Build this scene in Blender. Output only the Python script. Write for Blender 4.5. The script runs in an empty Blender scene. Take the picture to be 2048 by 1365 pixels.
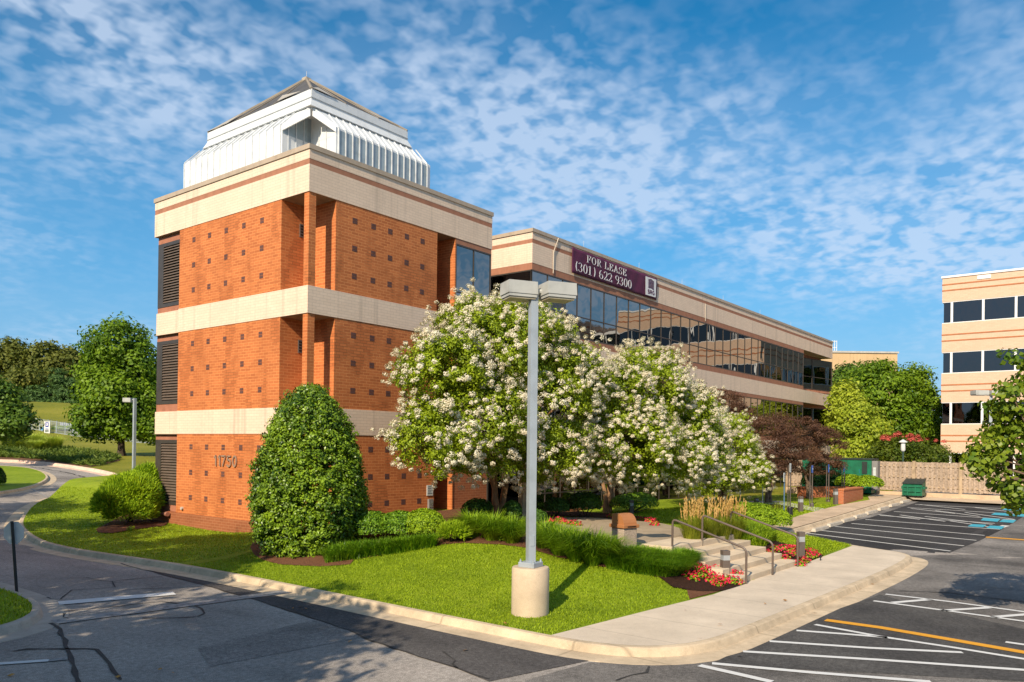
import bpy, bmesh, math, random
import numpy as np
from mathutils import Vector, Matrix
random.seed(7)
RNG = np.random.default_rng(11)
SC = bpy.context.scene
COL = SC.collection
R = math.radians

# ------------------------------------------------------------ camera model
YAW, ROLL, PITCH, FPX, SYPX = -0.0235, 0.013, 0.0032, 1580.64, 206.98
CAM = np.array([-16.088, -21.178, 3.45])
_a = R(39.5) + YAW
_f0 = np.array([math.cos(_a), math.sin(_a), 0.]); _r0 = np.array([math.sin(_a), -math.cos(_a), 0.]); _u0 = np.array([0, 0, 1.])
FW = _f0 * math.cos(PITCH) + _u0 * math.sin(PITCH); _u1 = _u0 * math.cos(PITCH) - _f0 * math.sin(PITCH)
RT = _r0 * math.cos(ROLL) + _u1 * math.sin(ROLL); UP = _u1 * math.cos(ROLL) - _r0 * math.sin(ROLL)

def sm(a, b, x):
    t = min(1., max(0., (x - a) / (b - a))); return t * t * (3 - 2 * t)

def hT(x, y):
    """terrain: flat near the building, rising gently away, a hill far to the left"""
    dx, dy = x - CAM[0], y - CAM[1]
    r = math.hypot(dx, dy)
    base = .028 * (min(max(r, 30), 56) - 30)
    D = dx * _f0[0] + dy * _f0[1]
    if D < 1: return base
    w = sm(-.2, -.42, (dx * _r0[0] + dy * _r0[1]) / D)
    if w <= 0: return base
    left = .028 * (min(max(r, 30), 95) - 30) + .045 * max(0, min(r, 130) - 95) + .16 * max(0, min(r, 175) - 130) + .05 * max(0, min(r, 260) - 175)
    return base * (1 - w) + left * w

def isl(x, y):
    """top of the planted island round the building"""
    sx = sm(-4.5, 1.5, x); sy = sm(-13.7, -10.6, y)
    s3 = 1 - .93 * sm(-3, 6, y) * (1 - sm(.5, 3, x))
    return hT(x, y) + .15 + .75 * sx * sy * s3 * (1 - sm(7.5, 16, x))

def ray(px, py): return FW + RT * (px - 1024) / FPX - UP * (py - 682.5 - SYPX) / FPX

def at(px, py, h=None, dz=0.):
    """point of the ground (terrain h plus dz) seen at a pixel of the photograph"""
    h = h or hT
    d = ray(px, py); a = b = 3.
    while b < 150:
        p = CAM + d * b
        if p[2] <= h(p[0], p[1]) + dz: break
        a = b; b *= 1.03
    for _ in range(30):
        t = (a + b) / 2; p = CAM + d * t
        if p[2] <= h(p[0], p[1]) + dz: b = t
        else: a = t
    return Vector((p[0], p[1], h(p[0], p[1]) + dz))

def atz(px, py, z):
    d = ray(px, py); p = CAM + d * ((z - CAM[2]) / d[2]); return Vector(p)
def dep(px, py, D): return Vector(CAM + ray(px, py) * D)
def depth(p): return float((np.array(p) - CAM) @ FW)

cd = bpy.data.cameras.new('camera'); cam = bpy.data.objects.new('camera', cd); COL.objects.link(cam)
cd.sensor_width = 36; cd.lens = FPX / 2048 * 36; cd.shift_y = SYPX / 2048; cd.clip_end = 3000; cd.clip_start = .05
M = Matrix.Identity(4)
for i in range(3):
    M[i][0], M[i][1], M[i][2], M[i][3] = RT[i], UP[i], -FW[i], CAM[i]
cam.matrix_world = M
SC.camera = cam

# ------------------------------------------------------------ objects
def tag(o, label=None, cat=None, group=None, kind=None):
    if label: o['label'] = label
    if cat: o['category'] = cat
    if group: o['group'] = group
    if kind: o['kind'] = kind
    return o

def thing(name, label, cat, loc=(0, 0, 0), group=None):
    o = bpy.data.objects.new(name, None); COL.objects.link(o)
    o.location = Vector(loc); o.empty_display_size = .1
    return tag(o, label, cat, group)

def rootloc(p):
    l = Vector((0, 0, 0))
    while p is not None:
        l = l + p.location; p = p.parent
    return l

class MB:
    """collects world-space geometry, build() links it as one mesh object"""
    def __init__(s): s.v = []; s.f = []; s.smooth = False
    def add(s, vs, fs):
        n = len(s.v); s.v += [tuple(v) for v in vs]; s.f += [tuple(i + n for i in f) for f in fs]; return s
    def box(s, x0, x1, y0, y1, z0, z1):
        return s.add([(x0, y0, z0), (x1, y0, z0), (x1, y1, z0), (x0, y1, z0), (x0, y0, z1), (x1, y0, z1), (x1, y1, z1), (x0, y1, z1)],
                     [(3, 2, 1, 0), (4, 5, 6, 7), (0, 1, 5, 4), (1, 2, 6, 5), (2, 3, 7, 6), (3, 0, 4, 7)])
    def obox(s, c, u, hu, hv, z0, z1):
        """box turned about z: u is the unit horizontal direction of its first half-size"""
        u = Vector((u[0], u[1], 0)).normalized(); v = Vector((-u.y, u.x, 0)); c = Vector((c[0], c[1], 0))
        p = [c - u * hu - v * hv, c + u * hu - v * hv, c + u * hu + v * hv, c - u * hu + v * hv]
        return s.add([(q.x, q.y, z0) for q in p] + [(q.x, q.y, z1) for q in p],
                     [(3, 2, 1, 0), (4, 5, 6, 7), (0, 1, 5, 4), (1, 2, 6, 5), (2, 3, 7, 6), (3, 0, 4, 7)])
    def quad(s, *p): return s.add(p, [tuple(range(len(p)))])
    def prism(s, poly, z0, z1):
        n = len(poly)
        return s.add([(p[0], p[1], z0) for p in poly] + [(p[0], p[1], z1) for p in poly],
                     [tuple(range(n))[::-1], tuple(range(n, 2 * n))] + [(i, (i + 1) % n, n + (i + 1) % n, n + i) for i in range(n)])
    def slab(s, poly3, off):
        """a flat outline in 3D given thickness along off"""
        n = len(poly3); off = Vector(off)
        return s.add([Vector(p) for p in poly3] + [Vector(p) + off for p in poly3],
                     [tuple(range(n))[::-1], tuple(range(n, 2 * n))] + [(i, (i + 1) % n, n + (i + 1) % n, n + i) for i in range(n)])
    def tube(s, pts, r, n=8, cap=True):
        pts = [Vector(p) for p in pts]; rs = r if isinstance(r, (list, tuple)) else [r] * len(pts)
        b = len(s.v); ref = None
        for i, p in enumerate(pts):
            d = (pts[min(i + 1, len(pts) - 1)] - pts[max(i - 1, 0)]).normalized()
            if ref is None: ref = d.orthogonal().normalized()
            ref = (ref - d * ref.dot(d))
            if ref.length < 1e-4: ref = d.orthogonal()
            ref.normalize()
            w = d.cross(ref)
            for k in range(n):
                a = 2 * math.pi * k / n
                s.v.append(tuple(p + (ref * math.cos(a) + w * math.sin(a)) * rs[i]))
        for i in range(len(pts) - 1):
            for k in range(n):
                s.f.append((b + i * n + k, b + i * n + (k + 1) % n, b + (i + 1) * n + (k + 1) % n, b + (i + 1) * n + k))
        if cap:
            s.f.append(tuple(b + k for k in range(n))[::-1]); s.f.append(tuple(b + (len(pts) - 1) * n + k for k in range(n)))
        return s
    def lathe(s, c, prof, n=24):
        b = len(s.v); c = Vector(c)
        for r, z in prof:
            for k in range(n):
                a = 2 * math.pi * k / n; s.v.append((c.x + r * math.cos(a), c.y + r * math.sin(a), c.z + z))
        for i in range(len(prof) - 1):
            for k in range(n): s.f.append((b + i * n + k, b + i * n + (k + 1) % n, b + (i + 1) * n + (k + 1) % n, b + (i + 1) * n + k))
        s.f.append(tuple(b + k for k in range(n))[::-1]); s.f.append(tuple(b + (len(prof) - 1) * n + k for k in range(n)))
        return s
    def build(s, name, mat, parent=None, smooth=False, bevel=0):
        l = rootloc(parent)
        me = bpy.data.meshes.new(name)
        me.from_pydata([(v[0] - l.x, v[1] - l.y, v[2] - l.z) for v in s.v], [], s.f)
        if mat: me.materials.append(mat)
        if smooth:
            for p in me.polygons: p.use_smooth = True
            try: me.set_sharp_from_angle(angle=R(40))
            except Exception: pass
        me.update()
        o = bpy.data.objects.new(name, me); COL.objects.link(o)
        if parent: o.parent = parent
        if bevel:
            m = o.modifiers.new('edge', 'BEVEL'); m.width = bevel; m.segments = 2; m.limit_method = 'ANGLE'
        return o

def np_mesh(name, V, F, mat, parent=None, var=None):
    """V (n,3) world, F (m,k); var (m,) optional per-face random value"""
    l = rootloc(parent)
    V = np.asarray(V, dtype=np.float32) - np.array(l, dtype=np.float32)
    F = np.asarray(F, dtype=np.int32); m, k = F.shape
    me = bpy.data.meshes.new(name)
    me.vertices.add(len(V)); me.vertices.foreach_set('co', V.ravel())
    me.loops.add(m * k); me.loops.foreach_set('vertex_index', F.ravel())
    me.polygons.add(m); me.polygons.foreach_set('loop_start', np.arange(0, m * k, k, dtype=np.int32))
    me.polygons.foreach_set('loop_total', np.full(m, k, dtype=np.int32))
    me.update(calc_edges=True)
    if var is not None:
        at_ = me.attributes.new('v', 'FLOAT', 'FACE'); at_.data.foreach_set('value', np.asarray(var, dtype=np.float32))
    me.materials.append(mat)
    o = bpy.data.objects.new(name, me); COL.objects.link(o)
    if parent: o.parent = parent
    return o

def copy_tree(o, parent=None):
    c = o.copy(); COL.objects.link(c)
    if parent: c.parent = parent
    for ch in list(o.children): copy_tree(ch, c)
    return c

# ------------------------------------------------------------ materials
MATS = {}
class NT:
    def __init__(s, mat): s.t = mat.node_tree; s.t.nodes.clear(); s.n = s.t.nodes; s.l = s.t.links
    def node(s, ty, **kw):
        n = s.n.new(ty)
        for k, v in kw.items():
            if k.startswith('i_'):
                key = k[2:]
                key = int(key) if key.isdigit() else key
                if hasattr(v, 'is_output') : s.l.new(v, n.inputs[key])
                else: n.inputs[key].default_value = v
            else: setattr(n, k, v)
        return n
    def link(s, a, b): s.l.new(a, b)
    def math(s, op, a, b=0., c=None):
        n = s.n.new('ShaderNodeMath'); n.operation = op
        for i, v in enumerate((a, b) if c is None else (a, b, c)):
            if hasattr(v, 'is_output'): s.l.new(v, n.inputs[i])
            else: n.inputs[i].default_value = v
        return n.outputs[0]
    def mix(s, f, a, b, mode='MIX'):
        n = s.n.new('ShaderNodeMix'); n.data_type = 'RGBA'; n.blend_type = mode
        for i, v in ((0, f), (6, a), (7, b)):
            if hasattr(v, 'is_output'): s.l.new(v, n.inputs[i])
            else: n.inputs[i].default_value = (*v, 1) if isinstance(v, tuple) and len(v) == 3 else v
        return n.outputs[2]
    def ramp(s, f, stops):
        n = s.n.new('ShaderNodeValToRGB'); s.l.new(f, n.inputs[0]); e = n.color_ramp.elements
        while len(e) < len(stops): e.new(.5)
        for el, (p, c) in zip(e, stops):
            el.position = p; el.color = (*c, 1) if isinstance(c, tuple) else (c, c, c, 1)
        return n.outputs[0]
    def pos(s): return s.n.new('ShaderNodeNewGeometry').outputs['Position']
    def noise(s, vec, scale, detail=3, rough=.55, dist=0.):
        n = s.node('ShaderNodeTexNoise', i_Scale=scale, i_Detail=detail, i_Roughness=rough, i_Distortion=dist); s.l.new(vec, n.inputs['Vector'])
        return n.outputs[0]
    def scl(s, vec, x, y, z):
        n = s.node('ShaderNodeVectorMath', operation='MULTIPLY'); s.l.new(vec, n.inputs[0]); n.inputs[1].default_value = (x, y, z); return n.outputs[0]
    def bump(s, h, strength=.3, dist=.01):
        n = s.node('ShaderNodeBump', i_Strength=strength, i_Distance=dist); s.l.new(h, n.inputs['Height']); return n.outputs[0]
    def bsdf(s, col, rough=.6, spec=.3, metal=0., nrm=None):
        b = s.n.new('ShaderNodeBsdfPrincipled')
        for k, v in (('Base Color', col), ('Roughness', rough), ('Specular IOR Level', spec), ('Metallic', metal)):
            if hasattr(v, 'is_output'): s.l.new(v, b.inputs[k])
            else: b.inputs[k].default_value = (*v, 1) if isinstance(v, tuple) and len(v) == 3 else v
        if nrm is not None: s.l.new(nrm, b.inputs['Normal'])
        return b
    def out(s, sh):
        o = s.n.new('ShaderNodeOutputMaterial'); s.l.new(sh, o.inputs[0])

def newmat(name):
    m = bpy.data.materials.new(name); m.use_nodes = True; return m, NT(m)

def plain(name, col, rough=.6, spec=.3, metal=0., var=.12, scale=3., bump=0., bscale=40., streak=0.):
    """paint, metal, concrete: base colour with soft wear, optional vertical streaks and grain"""
    if name in MATS: return MATS[name]
    m, t = newmat(name); p = t.pos()
    n = t.noise(p, scale, 4)
    dark = tuple(c * (1 - 2 * var) for c in col); lite = tuple(min(1, c * (1 + var)) for c in col)
    c = t.ramp(n, [(.25, dark), (.5, col), (.75, lite)])
    if streak:
        s = t.noise(t.scl(p, 3.5, 3.5, .12), 1.2, 4)
        c = t.mix(t.math('MULTIPLY', t.ramp(s, [(.5, 0.), (.72, 1.)]), streak), c, tuple(x * .45 for x in col))
    nr = t.bump(t.noise(p, bscale, 3), bump, .004) if bump else None
    b = t.bsdf(c, rough, spec, metal, nr); t.out(b.outputs[0]); MATS[name] = m; return m

def brick(name, c1, c2, mortar, w=.3, h=.1, ms=.007, stain=.25, patch=0., rough=.75, bump=.35, streak=0.):
    if name in MATS: return MATS[name]
    m, t = newmat(name); p = t.pos()
    s = t.node('ShaderNodeSeparateXYZ'); t.link(p, s.inputs[0])
    u = t.math('ADD', s.outputs[0], s.outputs[1])
    cv = t.node('ShaderNodeCombineXYZ'); t.link(u, cv.inputs[0]); t.link(s.outputs[2], cv.inputs[1])
    bt = t.node('ShaderNodeTexBrick', i_Scale=1., offset=.5)
    bt.inputs['Brick Width'].default_value = w; bt.inputs['Row Height'].default_value = h; bt.inputs['Mortar Size'].default_value = ms
    bt.inputs['Mortar Smooth'].default_value = .3; bt.inputs['Bias'].default_value = -.1
    bt.inputs['Color1'].default_value = (*c1, 1); bt.inputs['Color2'].default_value = (*c2, 1); bt.inputs['Mortar'].default_value = (*mortar, 1)
    t.link(cv.outputs[0], bt.inputs['Vector'])
    n = t.noise(p, .7, 5, .6)
    c = t.mix(t.math('MULTIPLY', t.ramp(n, [(.42, 0.), (.68, 1.)]), stain), bt.outputs['Color'], tuple(x * .62 for x in c1))
    n2 = t.noise(p, 9., 3); c = t.mix(t.math('MULTIPLY', n2, .25), c, tuple(min(1, x * 1.25) for x in c1))
    if patch:
        q = t.noise(t.scl(p, .9, .9, .35), 1.1, 2)
        c = t.mix(t.math('MULTIPLY', t.math('MULTIPLY', t.ramp(q, [(.54, 0.), (.6, 1.)]), bt.outputs['Fac']), patch), c, tuple(x * .25 for x in c1))
    if streak:
        q = t.noise(t.scl(p, 2.2, 2.2, .1), 1.3, 4); c = t.mix(t.math('MULTIPLY', t.ramp(q, [(.55, 0.), (.72, 1.)]), streak), c, tuple(x * .5 for x in c1))
    inv = t.math('SUBTRACT', 1., bt.outputs['Fac'])
    b = t.bsdf(c, rough, .25, 0., t.bump(inv, bump, .006)); t.out(b.outputs[0]); MATS[name] = m; return m

def leafmat(name, c1, c2, c3=None, trans=.3, rough=.5, spec=.3, big=.5):
    """foliage: each leaf has its own shade between the given greens, clumps differ a little"""
    if name in MATS: return MATS[name]
    m, t = newmat(name)
    a = t.node('ShaderNodeAttribute', attribute_name='v'); p = t.pos()
    n = t.noise(p, big, 3)
    f = t.math('ADD', t.math('MULTIPLY', a.outputs['Fac'], .65), t.math('MULTIPLY', t.math('SUBTRACT', n, .5), .9))
    st = [(.05, c1), (.55, c2)] + ([(.93, c2), (1., c3)] if c3 else [])
    c = t.ramp(f, st)
    b = t.bsdf(c, rough, spec)
    tr = t.node('ShaderNodeBsdfTranslucent'); tc = t.mix(1., c, (1., 1.0, .55), 'MULTIPLY'); t.link(tc, tr.inputs[0])
    mx = t.node('ShaderNodeMixShader', i_0=trans); t.link(b.outputs[0], mx.inputs[1]); t.link(tr.outputs[0], mx.inputs[2])
    t.out(mx.outputs[0]); MATS[name] = m; return m

def glassmat(name, col, wave=.12, rough=.01, scale=.55):
    """reflective tinted curtain-wall glass; panes are not perfectly flat"""
    if name in MATS: return MATS[name]
    m, t = newmat(name); p = t.pos()
    h = t.noise(t.scl(p, 1., 1., .6), scale, 2, .4)
    b = t.bsdf(col, rough, .5, 1., t.bump(h, wave, .25)); t.out(b.outputs[0]); MATS[name] = m; return m

def asphalt(name, dark, lite, big=.25, grain=.5, mid=.5, tar=None):
    if name in MATS: return MATS[name]
    m, t = newmat(name); p = t.pos()
    n = t.noise(p, big, 5, .6)
    c = t.ramp(n, [(mid - .18, dark), (mid + .18, lite)])
    n4 = t.noise(t.scl(p, .9, .25, 1.), .8, 4, .6, .6); c = t.mix(t.math('MULTIPLY', t.ramp(n4, [(.52, 0.), (.7, 1.)]), .4), c, tuple(x * .6 for x in dark))
    g = t.noise(p, 60., 3, .7); c = t.mix(grain, c, t.ramp(g, [(.34, 0.05), (.5, .5), (.66, 1.)]), 'OVERLAY')
    g2 = t.noise(p, 11., 4, .7); c = t.mix(.35, c, t.ramp(g2, [(.34, 0.15), (.66, .85)]), 'OVERLAY')
    o_ = t.noise(p, 1.7, 2); c = t.mix(t.math('MULTIPLY', t.ramp(o_, [(.69, 0.), (.75, 1.)]), .35), c, tuple(x * .5 for x in dark))
    v = t.node('ShaderNodeTexVoronoi', i_Scale=2.6, feature='DISTANCE_TO_EDGE'); t.link(t.mix(.12, p, t.node('ShaderNodeTexNoise', i_Scale=1.3).outputs[1]), v.inputs['Vector'])
    cr = t.math('MULTIPLY', t.ramp(v.outputs[0], [(.0, 1.), (.012, 0.)]), t.ramp(t.noise(p, .35, 2), [(.6, 0.), (.66, .55)]))
    c = t.mix(cr, c, tuple(x * .35 for x in dark))
    b = t.bsdf(c, .9, .08, 0., t.bump(g, .5, .006)); t.out(b.outputs[0]); MATS[name] = m; return m

def paintmat(name, col, wear=.45, base=(.07, .07, .072)):
    """road paint worn through to the asphalt"""
    if name in MATS: return MATS[name]
    m, t = newmat(name); p = t.pos()
    n = t.noise(p, 7., 6, .7); g = t.noise(p, 70., 2)
    f = t.ramp(t.math('ADD', t.math('MULTIPLY', n, .75), t.math('MULTIPLY', g, .25)), [(wear - .06, 1.), (wear + .03, 0.)])
    c = t.mix(t.math('MULTIPLY', f, .85), col, base)
    c = t.mix(t.math('MULTIPLY', t.noise(p, 1.5, 3), .3), c, tuple(x * .6 for x in col))
    b = t.bsdf(c, .7, .3); t.out(b.outputs[0]); MATS[name] = m; return m

def concrete(name, col, big=1.2, var=.2, dirt=.3, joint=0.):
    if name in MATS: return MATS[name]
    m, t = newmat(name); p = t.pos()
    n = t.noise(p, big, 5, .6)
    c = t.ramp(n, [(.3, tuple(x * (1 - var) for x in col)), (.7, tuple(min(1, x * (1 + var * .6)) for x in col))])
    n2 = t.noise(p, 5., 6, .7); c = t.mix(t.math('MULTIPLY', t.ramp(n2, [(.5, 0.), (.75, 1.)]), dirt), c, tuple(x * .5 for x in col))
    g = t.noise(p, 110., 2); c = t.mix(.25, c, t.ramp(g, [(.3, .2), (.7, .8)]), 'OVERLAY')
    hgt = g
    if joint:
        s = t.node('ShaderNodeSeparateXYZ'); t.link(p, s.inputs[0])
        for ax in (0, 1) if big > 1.3 else (0,):
            fr = t.math('ABSOLUTE', t.math('SUBTRACT', t.math('FRACT', t.math('DIVIDE', s.outputs[ax], joint)), .5))
            ln = t.ramp(fr, [(.0, 1.), (.012, 0.)]); c = t.mix(t.math('MULTIPLY', ln, .6), c, tuple(x * .35 for x in col))
    b = t.bsdf(c, .85, .2, 0., t.bump(hgt, .25, .004)); t.out(b.outputs[0]); MATS[name] = m; return m

def grassmat(name, c1, c2, c3, big=.35):
    if name in MATS: return MATS[name]
    m, t = newmat(name); p = t.pos()
    n = t.noise(p, big, 5, .6); n2 = t.noise(p, 2.2, 4, .65); g = t.noise(p, 45., 3, .7)
    c = t.ramp(t.math('ADD', t.math('MULTIPLY', n, .6), t.math('MULTIPLY', n2, .4)), [(.33, c1), (.5, c2), (.7, c3)])
    c = t.mix(.45, c, t.ramp(g, [(.3, .1), (.7, .9)]), 'OVERLAY')
    b = t.bsdf(c, .8, .15, 0., t.bump(g, .8, .03)); t.out(b.outputs[0]); MATS[name] = m; return m

def mulchmat(name, c1, c2):
    if name in MATS: return MATS[name]
    m, t = newmat(name); p = t.pos()
    n = t.noise(p, 28., 4, .7); n2 = t.noise(p, 1.5, 3)
    c = t.mix(t.math('MULTIPLY', n2, .5), t.ramp(n, [(.3, c1), (.7, c2)]), tuple(x * .6 for x in c1))
    b = t.bsdf(c, .95, .1, 0., t.bump(n, 1., .05)); t.out(b.outputs[0]); MATS[name] = m; return m

# ------------------------------------------------------------ sheets draped on the terrain
def drape(name, poly, h, off, mat, step=2., kind='structure', parent=None):
    bm = bmesh.new()
    vs = [bm.verts.new((p[0], p[1], 0)) for p in poly]
    f = bm.faces.new(vs); bm.normal_update(); bmesh.ops.triangulate(bm, faces=[f], ngon_method='EAR_CLIP')
    if step:
        for ax in (0, 1):
            lo = min(p[ax] for p in poly); hi = max(p[ax] for p in poly)
            k = math.floor(lo / step) + 1
            while k * step < hi:
                no = (1, 0, 0) if ax == 0 else (0, 1, 0); co = (k * step, 0, 0) if ax == 0 else (0, k * step, 0)
                bmesh.ops.bisect_plane(bm, geom=bm.verts[:] + bm.edges[:] + bm.faces[:], dist=1e-5, plane_co=co, plane_no=no); k += 1
    for v in bm.verts: v.co.z = h(v.co.x, v.co.y) + off
    bmesh.ops.recalc_face_normals(bm, faces=bm.faces[:])
    if sum(fc.normal.z * fc.calc_area() for fc in bm.faces) < 0: bmesh.ops.reverse_faces(bm, faces=bm.faces[:])
    me = bpy.data.meshes.new(name); bm.to_mesh(me); bm.free(); me.materials.append(mat)
    for pl in me.polygons: pl.use_smooth = True
    o = bpy.data.objects.new(name, me); COL.objects.link(o)
    if parent: o.parent = parent
    if kind: o['kind'] = kind
    return o

def resample(pts, step):
    pts = [Vector((p[0], p[1], 0)) for p in pts]; out = [pts[0]]
    for a, b in zip(pts, pts[1:]):
        n = max(1, int((b - a).length / step))
        for k in range(1, n + 1): out.append(a.lerp(b, k / n))
    return out

def smoothline(pts, it=2):
    """corner cutting"""
    pts = [Vector((p[0], p[1], 0)) for p in pts]
    for _ in range(it):
        o = [pts[0]]
        for a, b in zip(pts, pts[1:]): o += [a.lerp(b, .25), a.lerp(b, .75)]
        pts = o + [pts[-1]]
    return pts

def strip_geo(mb, pts, w, h, off, step=.5):
    """flat ribbon along a polyline; w a width or a list of widths"""
    P = resample(pts, step); n = len(P); b = len(mb.v)
    for i, p in enumerate(P):
        d = (P[min(i + 1, n - 1)] - P[max(i - 1, 0)]).normalized(); q = Vector((-d.y, d.x, 0))
        ww = w(i / max(1, n - 1)) if callable(w) else w
        for s in (.5, -.5):
            c = p + q * ww * s; mb.v.append((c.x, c.y, h(c.x, c.y) + off))
    for i in range(n - 1): mb.f.append((b + 2 * i + 1, b + 2 * i + 3, b + 2 * i + 2, b + 2 * i))

def sweep(name, pts, prof, h, mat, step=.5, kind='structure', closed=False):
    """profile (d, z) swept along a ground line, d grows to the left of travel"""
    P = resample(pts, step); n = len(P); m = len(prof); mb = MB()
    for i, p in enumerate(P):
        a = P[(i + 1) % n] if closed else P[min(i + 1, n - 1)]; c = P[i - 1] if closed else P[max(i - 1, 0)]
        d = (a - c).normalized(); q = Vector((-d.y, d.x, 0)); z = h(p.x, p.y)
        for dd, zz in prof:
            k = p + q * dd; mb.v.append((k.x, k.y, z + zz))
    for i in range(n if closed else n - 1):
        j = (i + 1) % n
        for k in range(m - 1): mb.f.append((i * m + k, j * m + k, j * m + k + 1, i * m + k + 1))
    o = mb.build(name, mat)
    if kind: o['kind'] = kind
    return o
KERB = [(-.47, -.06), (-.46, .008), (-.02, .014), (.03, .13), (.06, .152), (.17, .156), (.18, -.05)]
def offset(pts, d):
    P = [Vector((p[0], p[1], 0)) for p in pts]; n = len(P); o = []
    for i, p in enumerate(P):
        t = (P[min(i + 1, n - 1)] - P[max(i - 1, 0)]).normalized(); o.append(p + Vector((-t.y, t.x, 0)) * d)
    return o

# ------------------------------------------------------------ plants
def unit(a): return a / np.maximum(1e-6, np.linalg.norm(a, axis=1, keepdims=True))
def rdir(n): return unit(RNG.normal(size=(n, 3)))

def leafquads(P, N, L, W):
    """diamond leaves at P facing N; L, W arrays or numbers"""
    n = len(P); N = unit(N); T = unit(np.cross(N, RNG.normal(size=(n, 3)))); B = np.cross(N, T)
    L = np.broadcast_to(np.asarray(L, float).reshape(-1, 1), (n, 1)); W = np.broadcast_to(np.asarray(W, float).reshape(-1, 1), (n, 1))
    V = np.empty((n, 4, 3)); V[:, 0] = P - T * L * .5; V[:, 1] = P + B * W * .5 + N * W * .15; V[:, 2] = P + T * L * .5; V[:, 3] = P - B * W * .5 + N * W * .15
    return V.reshape(-1, 3), np.arange(4 * n).reshape(n, 4)

def leaf_obj(name, P, N, L, W, mat, parent, jit=.5, var=None):
    n = len(P); N = unit(N + RNG.normal(size=(n, 3)) * jit)
    L = L * RNG.uniform(.7, 1.25, n); W = W * RNG.uniform(.75, 1.2, n)
    V, F = leafquads(P, N, L, W)
    return np_mesh(name, V, F, mat, parent, RNG.random(n) if var is None else var)

def clumps_on(ells, n, inner=.55, flat=0.):
    """points spread through the outer part of a union of ellipsoids, with outward directions"""
    C = np.array([e[0] for e in ells], float); A = np.array([e[1] for e in ells], float)
    w = np.array([(a[0] * a[1] + a[1] * a[2] + a[0] * a[2]) for a in A]); w /= w.sum()
    P, O = [], []; ph = RNG.uniform(0, 6.28, (len(ells), 6))
    while len(P) < n:
        k = RNG.choice(len(ells), p=w); d = rdir(1)[0]
        if flat and d[2] < -.2 and RNG.random() < flat: continue
        f = inner + (1 - inner) * RNG.random() ** .5
        q_ = ph[k]; f *= 1 + .11 * (math.sin(5 * d[0] + q_[0]) * math.sin(5 * d[2] + q_[1]) + math.sin(7 * d[1] + q_[2]) * math.sin(6 * d[0] + q_[3])) + .05 * math.sin(11 * d[2] + q_[4])
        p = C[k] + d * A[k] * f
        q = np.sqrt((((p - C) / A) ** 2).sum(1)); q[k] = 9
        if (q < inner * .95).any(): continue
        P.append(p); o = d / A[k]; O.append(o / np.linalg.norm(o))
    return np.array(P), np.array(O)

def foliage(P, O, per, cr, squash=.7, up=.3):
    """leaves round clump centres: position and facing"""
    n = len(P); k = np.repeat(np.arange(n), per)
    d = rdir(len(k)); r = RNG.random(len(k)) ** .45
    s = np.repeat(RNG.uniform(.7, 1.3, n), per) * cr
    Q = P[k] + d * (r * s)[:, None] * np.array([1, 1, squash])
    N = O[k] * .55 + d * .6 + np.array([0, 0, up])
    return Q, N, np.repeat(RNG.random(n), per)

def trunk(mb, base, top, r0, r1, wob=.1, n=7):
    base, top = Vector(base), Vector(top); pts, rs = [], []
    for i in range(n):
        t = i / (n - 1); p = base.lerp(top, t)
        if 0 < i < n - 1: p += Vector((random.uniform(-wob, wob), random.uniform(-wob, wob), 0))
        pts.append(p); rs.append((r0 * (1.5 - .5 * min(1, t * 6))) * (1 - t) + r1 * t)
    mb.tube(pts, rs, 8)

def make_tree(name, label, cat, base, ells, nc, per, cr, L, W, leaf, bark, r0=.2, group=None, inner=.55, stems=None, limbs=8, squash=.7, flat=.0, up=.3, jit=.5, crown='crown'):
    base = Vector(base); t = thing(name, label, cat, base, group)
    mb = MB(); cen = Vector(np.mean([e[0] for e in ells], axis=0)); mid = base.lerp(cen, .75)
    if stems:
        for s in stems: trunk(mb, base + Vector((s[0] * .25, s[1] * .25, -.1)), base + Vector(s), r0 * random.uniform(.8, 1.1), r0 * .45, .05); 
        heads = [base + Vector(s) for s in stems]
    else:
        trunk(mb, base - Vector((0, 0, .2)), mid, r0, r0 * .5); heads = [base.lerp(mid, q) for q in (.55, .75, .9, 1.)]
    P, O = clumps_on(ells, nc, inner, flat)
    for i in range(limbs):
        q = Vector(P[RNG.integers(len(P))]); h = min(heads, key=lambda a: (a - q).length)
        trunk(mb, h, h.lerp(q, .9), r0 * .38, r0 * .1, .12, 6)
    mb.build('trunk', bark, t, True)
    Q, N, cv = foliage(P, O, per, cr, squash, up)
    leaf_obj(crown, Q, N, L, W, leaf, t, jit, np.clip(.6 * RNG.random(len(Q)) + .4 * cv, 0, 1))
    return t, P, O

def blades(P, H, W, lean, mat, name, parent=None, seg=2, dirs=None, droop=.3, kind=None):
    """grass blades: two-segment tapered strips; H, W arrays"""
    n = len(P); a = RNG.uniform(0, 2 * math.pi, n)
    if dirs is None: dirs = np.stack([np.cos(a), np.sin(a), np.zeros(n)], 1)
    side = np.stack([-dirs[:, 1], dirs[:, 0], np.zeros(n)], 1)
    H = H[:, None]; W = W[:, None]; ln = (lean * RNG.uniform(.3, 1.4, n))[:, None]
    b = P; m = P + np.array([0, 0, 1]) * H * .62 + dirs * H * ln * .45; e = P + np.array([0, 0, 1]) * H * (1 - droop * ln) + dirs * H * ln * 1.1
    V = np.empty((n, 5, 3)); V[:, 0] = b - side * W * .5; V[:, 1] = b + side * W * .5; V[:, 2] = m + side * W * .42; V[:, 3] = m - side * W * .42; V[:, 4] = e
    base = np.arange(n)[:, None] * 5
    F = np.concatenate([base + np.array([0, 1, 2]), base + np.array([0, 2, 3]), base + np.array([3, 2, 4])], 0)
    v = RNG.random(n)
    o = np_mesh(name, V.reshape(-1, 3), F, mat, parent, np.concatenate([v, v, v]))
    if kind: o['kind'] = kind
    return o

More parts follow.
